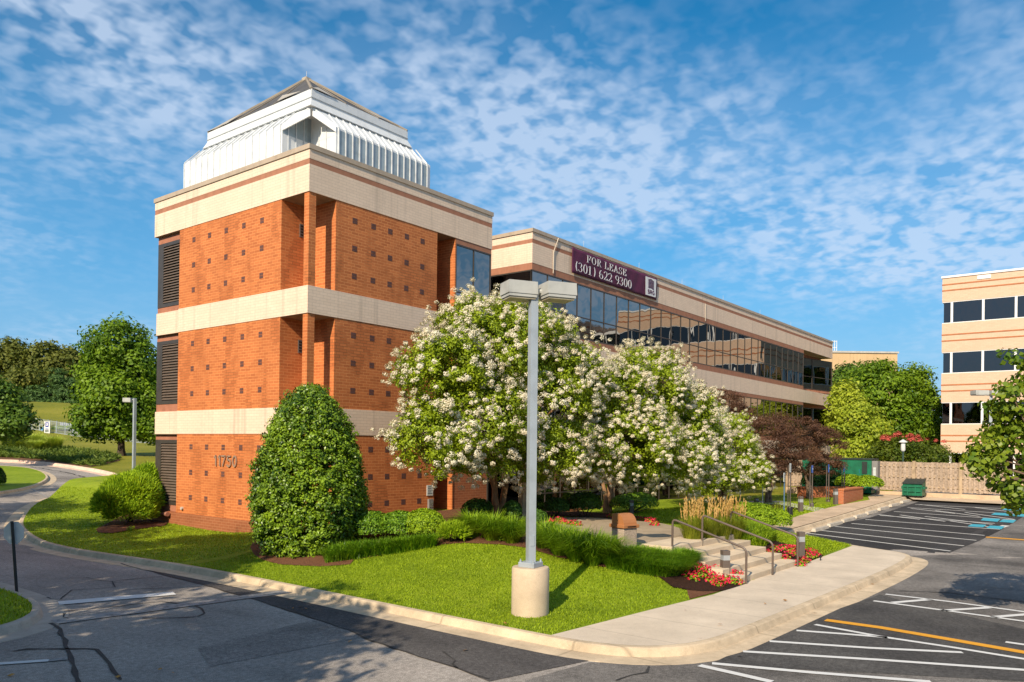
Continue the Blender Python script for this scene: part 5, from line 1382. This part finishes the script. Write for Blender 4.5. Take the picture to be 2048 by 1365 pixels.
blob('juniper_bush', 'big shaggy bright green juniper at the left foot of the tower', 'bush', [EL(262, 1000, 56, 50, 31), EL(222, 1014, 32, 36, 30), EL(296, 985, 36, 52, 32), EL(262, 1028, 46, 30, 30.5)], 42000, .19, .036, L_JUN, None, .3, .35, None, True)
blob('hedge', 'bright clipped hedge behind the brick planter before the compactor', 'hedge', [EL(1735, 968, 30, 17, 47), EL(1700, 966, 28, 17, 48)], 6000, .12, .07, L_YEW, base=.7)
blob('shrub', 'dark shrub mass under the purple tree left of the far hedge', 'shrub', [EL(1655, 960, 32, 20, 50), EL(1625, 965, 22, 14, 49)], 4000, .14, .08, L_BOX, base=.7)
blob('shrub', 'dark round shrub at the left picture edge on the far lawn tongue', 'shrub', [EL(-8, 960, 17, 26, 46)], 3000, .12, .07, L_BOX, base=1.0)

# --- clumps of grass
def ELb(px, py, rx, ry, yb):
    """an ellipsoid standing on the ground seen at (px, yb)"""
    D = depth(at(px, yb, isl)) * (1 + rx / FPX * .7); return EL(px, py, rx, ry, D)
blob('hedge', 'dark green clipped hedge between the holly and the tower base', 'hedge', [ELb(745, 1056, 40, 33, 1088), ELb(800, 1054, 45, 31, 1084)], 12000, .075, .045, L_HEDGE)
blob('hedge', 'light green rounded end of the hedge below the wall notice', 'hedge', [ELb(848, 1052, 42, 33, 1082)], 9000, .075, .045, L_YEW)
blob('shrub', 'small feathery light green shrub in front of the hedge end', 'shrub', [ELb(908, 1068, 28, 19, 1087)], 3500, .16, .03, L_YEW, None, .4, .5, None, True)
blob('hedge', 'rounded bright green clipped hedge right of the plumed grass', 'hedge', [ELb(1515, 1036, 42, 29, 1062), ELb(1556, 1043, 28, 24, 1064), ELb(1490, 1030, 30, 26, 1056)], 17000, .075, .045, L_YEW)
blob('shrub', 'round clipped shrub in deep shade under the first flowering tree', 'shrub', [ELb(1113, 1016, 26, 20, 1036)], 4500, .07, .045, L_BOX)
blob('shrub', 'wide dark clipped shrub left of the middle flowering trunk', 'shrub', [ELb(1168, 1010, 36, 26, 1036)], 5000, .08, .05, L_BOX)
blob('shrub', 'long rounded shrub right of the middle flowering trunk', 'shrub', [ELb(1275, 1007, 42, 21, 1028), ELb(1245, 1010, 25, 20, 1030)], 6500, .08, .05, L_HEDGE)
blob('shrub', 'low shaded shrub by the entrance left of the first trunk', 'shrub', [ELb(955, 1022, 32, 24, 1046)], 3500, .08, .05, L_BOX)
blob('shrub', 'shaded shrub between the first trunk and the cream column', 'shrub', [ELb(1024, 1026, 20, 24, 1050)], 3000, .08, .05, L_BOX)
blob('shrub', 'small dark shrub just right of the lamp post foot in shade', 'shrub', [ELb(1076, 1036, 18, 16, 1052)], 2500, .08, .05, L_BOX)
def clump(label, px, py, hpx, rpx, n, mat, lean=.7, group=None, cat='ornamental grass', name='fountain_grass', w=.016, h=isl, plume=None, droop=.45):
    b = at(px, py, h); k = depth(b) / FPX; t = thing(name, label, cat, b, group)
    a = RNG.uniform(0, 2 * math.pi, n); r = rpx * k * .55 * np.sqrt(RNG.random(n))
    P = np.column_stack([b.x + r * np.cos(a), b.y + r * np.sin(a), np.full(n, b.z - .02)])
    a2 = a + RNG.normal(size=n) * .6; dirs = np.column_stack([np.cos(a2), np.sin(a2), 0 * a2])
    blades(P, hpx * k * RNG.uniform(.4, 1.15, n), np.full(n, w), lean, mat, 'blade', t, dirs=dirs, droop=droop)
    if plume:
        m_ = plume; a = RNG.uniform(0, 2 * math.pi, m_); r = rpx * k * .8 * np.sqrt(RNG.random(m_)); hh = hpx * k * RNG.uniform(.95, 1.45, m_)
        B = np.column_stack([b.x + r * np.cos(a) * 1.1, b.y + r * np.sin(a) * 1.1, b.z + hh * .72]); ln = np.column_stack([np.cos(a) * .12, np.sin(a) * .12, np.ones(m_)])
        per = 14; kk = np.repeat(np.arange(m_), per); tt = RNG.random(len(kk))
        PP = B[kk] + ln[kk] * (tt * hh[kk] * .33)[:, None]; spikes('plume', PP, ln[kk] + rdir(len(kk)) * .28, .09, .022, L_PLUME, t, .1)
        blades(np.column_stack([b.x + r * np.cos(a) * .7, b.y + r * np.sin(a) * .7, np.full(m_, b.z)]), hh * 1.0, np.full(m_, .008), .12, L_REED, 'stalk', t)
    return t
FG = 'tall green grass clumps in the front bed'
for x, y, h_, r_, lab in ((945, 1074, 44, 28, 'arching grass clump farthest left in the front bed, right of the feathery shrub'), (985, 1081, 48, 30, 'arching grass clump at the foot of the first flowering trunk'), (1025, 1086, 46, 30, 'arching grass clump just left of the lamp post'),
    (1088, 1096, 50, 30, 'arching grass clump just right of the lamp post'), (1120, 1110, 54, 32, 'arching grass clump right of the lamp post, second from it'), (1153, 1121, 56, 34, 'tallest arching grass clump midway between lamp post and litter bin'), (1186, 1128, 56, 34, 'arching grass clump left of the litter bin, two clumps away'), (1212, 1126, 48, 26, 'arching grass clump nearest to the litter bin')):
    clump(lab, x, y, h_ * 1.42, r_ * .72, 1000, L_FOUNT, .8, FG, w=.022)
for x, y, lab in ((1385, 1084, 'plumed reed grass at the left end, behind the first handrail'), (1412, 1084, 'plumed reed grass in the middle of its row behind the handrails'), (1440, 1082, 'plumed reed grass right of the middle of its row'), (1466, 1080, 'plumed reed grass at the right end beside the clipped hedge')):
    clump(lab, x, y, 58, 27, 900, L_REED, .5, 'plumed reed grasses behind the handrails', name='reed_grass', w=.012, plume=46, droop=.3)
PG = 'pale grass clumps beyond the drive'
for x, y, h_, r_, lab in ((28, 899, 30, 24, 'pale green grass clump at the left end beyond the drive'), (62, 898, 32, 26, 'pale green grass clump second from the left beyond the drive'), (70, 904, 24, 15, 'small pale grass clump standing forward of the others beyond the drive'), (103, 902, 30, 20, 'pale green grass clump at the right end beyond the drive')):
    clump(lab, x, y, h_ * 1.15, r_ * 1.2, 1600, L_PAMP, .6, PG, name='pampas_grass', w=.06, h=lambda x, y: hT(x, y) + .15)

# --- ground cover beds
def cover(name, label, px, n, hmin, hmax, mat, lean, w, h=isl, kind='stuff', cat='ground cover'):
    poly = [at(x, y, h) for x, y in px]; P = scatter([(p.x, p.y) for p in poly], n, (), h)
    o = blades(P, RNG.uniform(hmin, hmax, len(P)), np.full(len(P), w), lean, mat, name, None, kind=kind); tag(o, label, cat)
cover('lily_turf', 'strip of arching dark lily turf along the front bed left of the lamp', ((650, 1128), (703, 1121), (740, 1115), (800, 1107), (868, 1095), (874, 1089), (820, 1096), (740, 1104), (690, 1108), (655, 1118)), 16000, .3, .5, L_LIRI, .9, .018)
cover('lily_turf', 'bed of arching lily turf between the litter bin and the red flowers', ((1212, 1138), (1260, 1147), (1330, 1157), (1374, 1152), (1368, 1138), (1330, 1125), (1290, 1119), (1250, 1117), (1225, 1124)), 22000, .28, .48, L_LIRI, .9, .018)
cover('lily_turf', 'small tuft of lily turf at the left edge of the steps', ((1345, 1136), (1362, 1140), (1392, 1136), (1388, 1124), (1358, 1120)), 6000, .3, .45, L_LIRI, .8, .018)
poly = [(7.05, -12.4), (9.3, -12.1), (11.9, -10.6), (12.6, -9.6), (9.5, -9.3), (7.2, -10.0)]
P = scatter(poly, 22000, (), isl, 0.); o = blades(P, RNG.uniform(.22, .45, len(P)), np.full(len(P), .022), .8, L_YEW, 'spreading_juniper', None, kind='stuff'); tag(o, 'feathery bright green ground cover beside the steps below the clipped hedge', 'ground cover')
gp = [at(x, y, lambda a, b: hT(a, b) + .15) for x, y in ((-20, 899), (60, 896), (130, 899), (190, 906), (232, 914), (238, 920), (205, 931), (180, 934), (140, 928), (90, 921), (40, 917), (-20, 915))]
P = scatter([(p.x, p.y) for p in gp], 26000, (), lambda a, b: hT(a, b) + .15, 0.); P[:, 2] += RNG.random(len(P)) * .45 * (.6 + .4 * np.sin(P[:, 0] * 1.7) * np.sin(P[:, 1] * 1.3))
spk = unit(np.column_stack([RNG.normal(size=len(P)), RNG.normal(size=len(P)), RNG.uniform(.1, .7, len(P))])); k1 = len(P)
o = spikes('spreading_juniper', P, spk, .5, .11, leafmat('dull_juniper', (0.065, 0.111, 0.013), (0.156, 0.208, 0.029), (0.208, 0.156, 0.039), .2, .6, .2, .6), None, .1); o['kind'] = 'stuff'; tag(o, 'long bank of spreading juniper along the far kerb of the drive', 'ground cover')
dm = [at(x, y, lambda a, b: hT(a, b) + .15) for x, y in ((-20, 921), (60, 922), (130, 929), (180, 935), (240, 922), (235, 915), (150, 908), (-20, 905))]
drape('mulch_bed', [(p.x, p.y) for p in dm], lambda a, b: hT(a, b) + .16, .01, mulchmat('red_mulch', (.14, .075, .04), (.28, .15, .08)), 2.)

# --- red bedding flowers, each plant its own object
def begonia(b, s, label, group):
    t = thing('flowering_plant', label, 'flowers', b, group)
    n = 130; d = rdir(n); d[:, 2] = abs(d[:, 2]); P = np.array(b) + d * np.array([s, s, s * .75]) * (RNG.random(n) ** .4)[:, None]
    leaf_obj('leaves', P, d + np.array([0, 0, .6]), .075, .055, L_YEW, t, .5)
    n = 62; d = rdir(n); d[:, 2] = abs(d[:, 2]) * .9 + .15; P = np.array(b) + unit(d) * np.array([s, s, s * .85]) * RNG.uniform(.85, 1.12, n)[:, None]
    leaf_obj('petals', P, d + np.array([0, 0, .5]), .062, .055, FLR, t, .5)
spots = [(1362, 1128), (1376, 1132), (1390, 1134), (1368, 1145), (1404, 1135), (1400, 1148), (1384, 1154), (1418, 1142), (1432, 1138), (1424, 1160), (1440, 1158), (1436, 1166), (1456, 1160), (1468, 1162), (1474, 1150), (1462, 1146)]
for x, y in spots: begonia(at(x, y + 6, isl), random.uniform(.19, .25), 'red bedding flowers on dark mulch left of the handrails', 'red flowers left of the handrails')
spots = [(1540, 1106), (1552, 1098), (1566, 1096), (1580, 1100), (1576, 1110), (1588, 1106), (1568, 1120), (1606, 1122), (1618, 1112), (1630, 1110), (1622, 1102), (1610, 1106), (1598, 1128), (1585, 1096)]
for x, y in spots: begonia(at(x, y + 4, isl), random.uniform(.18, .23), 'red bedding flowers on dark mulch right of the handrails', 'red flowers right of the handrails')
spots = [(1090, 1042), (1104, 1044), (1128, 1046), (1140, 1048), (1152, 1050), (1118, 1042)]
for x, y in spots: begonia(at(x, y + 2, isl), random.uniform(.17, .22), 'shaded red bedding flowers by the path under the first flowering tree', 'red flowers by the shaded path')
spots = [(1235, 1036), (1250, 1036), (1280, 1040), (1292, 1042), (1304, 1044), (1310, 1050), (1222, 1034)]
for x, y in spots: begonia(at(x, y + 2, isl), random.uniform(.17, .22), 'shaded red bedding flowers behind the litter bin', 'red flowers behind the litter bin')
# weeds in the mulch
for x, y, lab in ((1005, 1082, 'leafy light green weed in mulch left of the lamp post'), (973, 1076, 'tiny light green weed in mulch below the first tree'), (262, 1062, 'small leafy weed in front of the juniper')):
    b = at(x, y, isl); t = thing('weed', lab, 'weed', b); n = 60; d = rdir(n); d[:, 2] = abs(d[:, 2]) + .2; leaf_obj('leaves', np.array(b) + d * .16 * RNG.random((n, 1)), d, .11, .07, L_YEW, t)

# --- trees
def bush_tree(label, base, ells, nc, per, cr, L, W, leaf, name='tree', r0=.2, **k): return make_tree(name, label, 'tree', base, ells, nc, per, cr, L, W, leaf, k.pop('bark', BARKD), r0, **k)
pb1 = at(1537, 1006, isl); pb2 = at(1617, 997, isl); pb3 = at(1447, 992, isl)
PG_ = 'purple-leaved trees along the wing'
bush_tree('purple-leaved tree with a pale forked trunk, left of the parking signs', pb1, [EL(1525, 872, 58, 42, 43), EL(1490, 850, 34, 32, 44), EL(1550, 855, 45, 28, 43.5), EL(1560, 905, 55, 38, 42.5), EL(1540, 935, 45, 30, 42.5), EL(1500, 915, 40, 30, 43)], 260, 75, .42, .15, .035, L_PUR, 'purple_tree', .13, group=PG_, squash=.4, flat=.6, stems=[(-.3, .1, 1.6), (.35, .2, 1.9), (.1, -.2, 1.7)], bark=BARK)
bush_tree('purple-leaved tree with drooping tiers behind the blue signs', pb2, [EL(1605, 868, 58, 34, 46), EL(1645, 888, 42, 38, 46.5), EL(1620, 925, 55, 28, 45.5), EL(1655, 935, 32, 18, 46), EL(1580, 905, 35, 30, 46)], 260, 75, .42, .16, .038, L_PUR, 'purple_tree', .14, group=PG_, squash=.35, flat=.6, stems=[(-.2, .1, 1.5), (.35, .1, 1.8)], bark=BARK)
bush_tree('purple-leaved tree rising behind the farthest white flowering tree', pb3, [EL(1450, 825, 40, 44, 48), EL(1485, 850, 36, 40, 48)], 170, 75, .45, .16, .04, L_PUR, 'purple_tree', .12, group=PG_, squash=.45, stems=[(.1, .1, 2.2), (-.3, 0, 2.)], bark=BARK)
m = MB()
def gbase(px, D): p = dep(px, 900, D); return Vector((p.x, p.y, hT(p.x, p.y)))
bush_tree('pale green leafy tree directly beside the end of the wing', gbase(1712, 64), [EL(1705, 850, 48, 58, 64), EL(1735, 870, 34, 50, 63), EL(1690, 800, 28, 32, 65), EL(1715, 910, 45, 32, 63)], 330, 46, .8, .30, .16, L_LITE, 'leafy_tree', .2)
bush_tree('large deep green tree crown between the wing and the striped office', gbase(1780, 82), [EL(1775, 790, 62, 52, 82), EL(1825, 770, 32, 34, 83), EL(1740, 760, 45, 30, 84), EL(1790, 850, 65, 45, 81), EL(1760, 745, 26, 22, 84)], 480, 46, 1.1, .38, .2, L_TREE, 'leafy_tree', .3)
bush_tree('dark green tree behind the pale one, below the sandy building', gbase(1700, 92), [EL(1700, 765, 35, 34, 92), EL(1680, 800, 22, 40, 92)], 150, 46, 1.1, .4, .22, L_DARK, 'leafy_tree', .25)
bush_tree('dark green tree right behind the edge of the striped office', gbase(1862, 88), [EL(1855, 830, 34, 46, 88), EL(1872, 870, 26, 40, 87), EL(1850, 790, 16, 20, 88)], 200, 46, 1., .38, .2, L_TREE, 'leafy_tree', .25)
tr, Pc, Oc = bush_tree('broad flat tree with coral red blossom behind the board fence', gbase(1815, 58), [EL(1780, 910, 36, 24, 58), EL(1830, 912, 45, 28, 58), EL(1870, 915, 26, 26, 58), EL(1800, 893, 40, 16, 58)], 230, 46, .6, .22, .1, leafmat('warm_leaf', (0.050, 0.090, 0.006), (0.130, 0.170, 0.012), (0.280, 0.140, 0.020), .35, .5, .25), 'flowering_tree', .12, squash=.5)
jj = RNG.integers(0, len(Pc), 700); kk = (Pc[jj][:, 2] > np.percentile(Pc[:, 2], 78)); panicles('blossom', Pc[jj][kk] + np.array([0, 0, .35]), Oc[jj][kk], 20, .17, .11, FLP, tr)
# left of the tower
mbs = at(242, 912, lambda x, y: hT(x, y) + .15); Dm = depth(mbs)
bush_tree('tall bright green maple standing on the verge left of the tower', mbs, [EL(235, 692, 58, 50, Dm), EL(200, 735, 40, 50, Dm), EL(275, 740, 40, 60, Dm), EL(225, 790, 58, 52, Dm - 1), EL(285, 810, 40, 50, Dm), EL(190, 840, 38, 34, Dm - 1), EL(245, 845, 50, 34, Dm), EL(300, 850, 34, 34, Dm)], 620, 52, 1.15, .42, .26, L_TREE, 'maple_tree', .42, squash=.7, bark=BARKD)
bush_tree('dark spreading tree cut by the left picture edge', at(-14, 902), [EL(2, 812, 40, 42, 66), EL(30, 845, 26, 26, 65), EL(-30, 800, 40, 50, 66), EL(5, 855, 32, 18, 65)], 240, 48, .9, .34, .2, L_DARK, 'leafy_tree', .3)
G3 = 'trees along the top of the far slope'
def hb_(px, D): p = dep(px, 840, D); return Vector((p.x, p.y, hT(p.x, p.y)))
bush_tree('thin browning oak at the left edge of the far skyline', hb_(20, 190), [EL(22, 715, 34, 36, 190), EL(0, 735, 30, 40, 190), EL(48, 740, 22, 28, 189)], 190, 26, 2.0, .95, .6, L_OAK, 'oak_tree', .4, group=G3)
bush_tree('browning oak with bare gaps in the middle of the far skyline', hb_(100, 190), [EL(95, 715, 34, 28, 190), EL(120, 735, 32, 32, 190), EL(75, 745, 28, 26, 189), EL(145, 725, 24, 28, 190)], 240, 26, 2.0, .95, .6, L_OAK, 'oak_tree', .4, group=G3)
bush_tree('rust-tinged oak lower down left on the far slope', hb_(40, 180), [EL(30, 775, 30, 28, 180), EL(60, 765, 24, 26, 180), EL(10, 790, 26, 30, 180)], 180, 28, 1.9, .9, .55, L_OAK, 'oak_tree', .35, group=G3)
bush_tree('oak partly behind the maple at the right of the far skyline', hb_(165, 192), [EL(160, 740, 26, 34, 192), EL(180, 760, 24, 34, 192), EL(220, 760, 40, 40, 193), EL(290, 770, 40, 40, 193)], 260, 26, 2.0, .95, .6, L_OAK, 'oak_tree', .35, group=G3)
bush_tree('layered dark pine at the foot of the far trees, centre', hb_(118, 172), [EL(120, 790, 26, 36, 172), EL(118, 815, 38, 18, 171), EL(118, 760, 14, 24, 172)], 260, 34, 1.3, .8, .2, L_PINE, 'pine_tree', .3, group=G3, squash=.3)
bush_tree('layered dark pine beside the maple on the far slope', hb_(155, 172), [EL(152, 790, 22, 36, 172), EL(152, 815, 28, 18, 171)], 200, 34, 1.3, .8, .2, L_PINE, 'pine_tree', .3, group=G3, squash=.3)
bush_tree('dark pine at the left end of the far grassy slope', hb_(72, 170), [EL(74, 800, 24, 30, 170), EL(85, 818, 28, 14, 169), EL(50, 812, 24, 20, 170)], 200, 34, 1.3, .8, .2, L_PINE, 'pine_tree', .3, group=G3, squash=.3)
# far wood behind, one mass
P, O = clumps_on([EL(x, 800, 50, 60, 215) for x in (-60, -10, 40, 90, 140, 190, 250, 310)] + [EL(x, 885, 60, 45, 190) for x in (1660, 1720, 1780, 1840, 1900)], 900, .6)
Q, N, cv = foliage(P, O, 24, 2.4, .7, .3); o = leaf_obj('woodland', Q, N, 1.2, .8, L_DARK, None); o['kind'] = 'stuff'; tag(o, 'dark mass of woodland behind the skyline trees', 'woodland')
blob('hedge', 'low clipped hedge line on the far slope right of the pylon sign', 'hedge', [EL(128, 857, 14, 4, 122), EL(145, 857, 14, 4, 122), EL(115, 858, 10, 4, 122)], 2500, .5, .3, L_YEW, base=dep(128, 864, 122).z)
# right foreground tree: its trunk stands outside the frame
rb_ = atz(2340, 1290, 0.); Dr = 15.0
tr, Pc, Oc = bush_tree('near tree with yellowing leaves reaching in at the right picture edge', rb_, [EL(2010, 800, 36, 62, Dr), EL(2045, 740, 30, 42, Dr), EL(2060, 890, 70, 85, Dr), EL(1985, 900, 40, 52, Dr - .2), EL(1955, 925, 22, 28, Dr - .2), EL(2030, 985, 40, 38, Dr), EL(2140, 800, 90, 130, Dr), EL(2150, 940, 90, 90, Dr)], 240, 34, .26, .115, .095, L_YEL, 'leafy_tree', .12, limbs=30, bark=BARK)
ri = [(rb_.x + 1.35 * math.cos(R(a)), rb_.y + 1.35 * math.sin(R(a))) for a in range(0, 360, 15)]
sweep('kerb', ri, KERB, hT, M_KERB, .3, closed=True)
drape('mulch_bed', [(rb_.x + 1.2 * math.cos(R(a)), rb_.y + 1.2 * math.sin(R(a))) for a in range(0, 360, 20)], lambda x, y: hT(x, y) + .14, 0., M_MULCH, .5)
# street trees beyond the left edge, whose shade falls across the drive
G4 = 'street trees left of the drive, outside the picture'
for i, (x, y, h_, r_, lab) in enumerate(((-20.5, -10.5, 10.6, 3.6, 'nearest street tree left of the drive, outside the picture'), (-20.5, -2.6, 13.9, 4.6, 'tallest street tree left of the drive, outside the picture'), (-18.5, 5.5, 12.2, 4.8, 'third street tree left of the drive, outside the picture'), (-17, 15, 12.5, 4.4, 'fourth street tree left of the drive, outside the picture'), (-22.5, -16, 8.5, 3.4, 'street tree nearest the camera, outside the picture'), (-9.5, 27, 10, 3.6, 'street tree at the bend of the drive, outside the picture'))):
    bush_tree(lab, (x, y, 0), [((x, y, h_ - r_ * .8), (r_ * .8, r_ * .8, r_ * .8)), ((x - 1.2, y + 1.6, h_ - r_ * 1.3), (r_ * .75, r_ * .75, r_ * .7)), ((x + 1.2, y - 1.4, h_ - r_ * 1.4), (r_ * .75, r_ * .75, r_ * .7)), ((x, y, h_ - r_ * 1.7), (r_ * .8, r_ * .8, r_ * .6))], 420, 44, .85, .36, .24, L_TREE, 'street_tree', .22, group=G4)

# --- lawn blades
wk = [(p[0], p[1]) for p in walk_poly]
near = [(p.x + .01, p.y) for p in kline if -13.2 < p.y < -1 and p.x < 0] + [(-.5, -13.5), (2.7, -13.7), (4, -13.6), (0, -3), (0, -1)]
hp = [(p.x, p.y) for p in dark_bed]
Pn = scatter(near, 120000, [bed_poly, hp], isl, -.01)
o = blades(Pn, RNG.uniform(.025, .06, len(Pn)), np.full(len(Pn), .012), .9, L_BLADE, 'grass', None, kind='stuff'); tag(o, 'blades of the sunny front lawn round the lamp post', 'grass')
strip = [(p.x + .01, p.y) for p in kline if -1 <= p.y < 23.5 and p.x < 4] + [(0, -1), (0, 9.9), (3, 12)]
Ps = scatter(strip, 75000, [bed_poly, [(p.x, p.y) for p in mnd]], isl, -.01)
o = blades(Ps, RNG.uniform(.03, .065, len(Ps)), np.full(len(Ps), .018), .8, L_BLADE, 'grass', None, kind='stuff'); tag(o, 'blades of the lawn strip between the kerb and the tower', 'grass')
Pi = scatter(ni_poly, 26000, (), lambda x, y: hT(x, y) + .15, -.01)
o = blades(Pi, RNG.uniform(.04, .1, len(Pi)), np.full(len(Pi), .016), .8, L_BLADE, 'grass', None, kind='stuff'); tag(o, 'grass blades on the small island with the stop sign', 'grass')
tri = [(9.6, -13.5), (13.2, -13.4), (14.3, -11.0), (14.8, -10.2), (12.4, -9.9), (11.9, -10.6), (9.3, -12.0)]
Pt = scatter(tri, 22000, (), isl, -.01)
o = blades(Pt, RNG.uniform(.04, .09, len(Pt)), np.full(len(Pt), .02), .8, L_BLADE, 'grass', None, kind='stuff'); tag(o, 'grass blades of the small lawn corner by the parking stalls', 'grass')
far = [(14.9, -9.2), (27.5, -8.9), (27.5, -6), (16.5, -1), (16, -4), (12.5, -6)]
Pf = scatter(far, 24000, (), isl, -.01)
o = blades(Pf, RNG.uniform(.05, .1, len(Pf)), np.full(len(Pf), .03), .8, L_BLADE, 'grass', None, kind='stuff'); tag(o, 'grass blades of the lawn in front of the wing', 'grass')
# fallen leaves on the kerb and pavement
m = MB()
for x, y in ((586, 1216), (600, 1214), (612, 1217), (578, 1214), (1400, 1293), (1570, 1215), (1630, 1225), (1660, 1200), (1655, 1203), (1530, 1222), (1480, 1312), (1720, 1178), (1745, 1168), (700, 1282), (236, 1353), (320, 1338), (346, 1345), (22, 1350), (930, 1300), (1010, 1263), (1085, 1281), (660, 1180), (450, 1170), (1440, 1265), (1370, 1235)):
    p = at(x, y, hT, .03); a = random.uniform(0, 6.28); s = random.uniform(.03, .06); u = Vector((math.cos(a), math.sin(a), random.uniform(-.2, .2))) * s; v = Vector((-math.sin(a), math.cos(a), .3)) * s * .7
    up_ = Vector((0, 0, .16 if (p.y > -15.6 and p.x > -5) else 0)); m.quad(p - u + up_, p + v + up_, p + u + up_, p - v + up_)
o = m.build('fallen_leaves', plain('dead_leaf', (.5, .24, .06), .8, .2, var=.3, scale=6)); o['kind'] = 'stuff'; tag(o, 'scattered fallen leaves on the road and kerb', 'leaves')
# ------------------------------------------------------------ light, sky, exposure
SUN_E = R(34); SD = Vector((-.97, -.235, 0)).normalized() * math.cos(SUN_E) + Vector((0, 0, math.sin(SUN_E)))
ld_ = bpy.data.lights.new('sun', 'SUN'); ld_.energy = 4.7; ld_.angle = R(.5); ld_.color = (1., .86, .66)
lo_ = bpy.data.objects.new('sun', ld_); COL.objects.link(lo_); lo_.rotation_euler = SD.to_track_quat('Z', 'Y').to_euler()
W_ = bpy.data.worlds.new('World'); SC.world = W_; W_.use_nodes = True
t = NT(W_)
sky_ = t.node('ShaderNodeTexSky', sky_type='NISHITA', sun_disc=False, sun_elevation=SUN_E, sun_rotation=math.atan2(SD.x, SD.y), altitude=50, air_density=1., dust_density=.6, ozone_density=2.5)
hs = t.node('ShaderNodeHueSaturation', i_Saturation=1.75, i_Value=1.); hs.inputs['Hue'].default_value = .49; t.link(sky_.outputs[0], hs.inputs['Color'])
tc = t.node('ShaderNodeTexCoord'); d = tc.outputs['Generated']
sp = t.node('ShaderNodeSeparateXYZ'); t.link(d, sp.inputs[0])
zc = t.math('ADD', t.math('MAXIMUM', sp.outputs[2], 0.), .22)
cv = t.node('ShaderNodeCombineXYZ'); t.link(t.math('DIVIDE', sp.outputs[0], zc), cv.inputs[0]); t.link(t.math('DIVIDE', sp.outputs[1], zc), cv.inputs[1])
p = cv.outputs[0]
cover_ = t.noise(p, .75, 3, .5, .3)                       # where the sheet of cloud lies
veil = t.noise(t.scl(p, 1., .45, 1.), 1.1, 6, .6, .5)
cell = t.noise(p, 23., 2, .5, .2)                      # small ripples of cloud
cell2 = t.noise(p, 8.5, 3, .5, .3)
v = t.math('ADD', t.math('MULTIPLY', cell, .55), t.math('MULTIPLY', cell2, .45))
cm = t.ramp(cover_, [(.41, 0.), (.58, 1.)])
f1 = t.math('MULTIPLY', t.ramp(t.math('ADD', v, t.math('MULTIPLY', cm, .05)), [(.45, 0.), (.64, 1.)]), t.math('ADD', t.math('MULTIPLY', cm, .9), .1))
f2 = t.math('MULTIPLY', t.ramp(veil, [(.32, 0.), (.75, .5)]), t.math('ADD', t.math('MULTIPLY', cm, .8), .2))
f = t.math('MINIMUM', t.math('ADD', t.math('MULTIPLY', f1, .68), f2), .66)
f = t.math('MULTIPLY', f, t.ramp(sp.outputs[2], [(.0, .1), (.06, .4), (.2, 1.)]))
low = t.ramp(sp.outputs[2], [(.0, .9), (.12, .7), (.42, 0.)])
base = t.mix(low, hs.outputs[0], (1.9, 3.7, 6.0))
colr = t.mix(f, base, (5.0, 5.9, 7.3))
bg = t.node('ShaderNodeBackground', i_Strength=.098); t.link(colr, bg.inputs[0])
wo = t.node('ShaderNodeOutputWorld'); t.link(bg.outputs[0], wo.inputs[0])
SC.view_settings.view_transform = 'Standard'; SC.view_settings.look = 'None'; SC.view_settings.gamma = 1.; SC.view_settings.exposure = .46
SC.render.resolution_x = 1024; SC.render.resolution_y = 682
SC.cycles.max_bounces = 6; SC.cycles.transparent_max_bounces = 6; SC.cycles.use_denoising = True
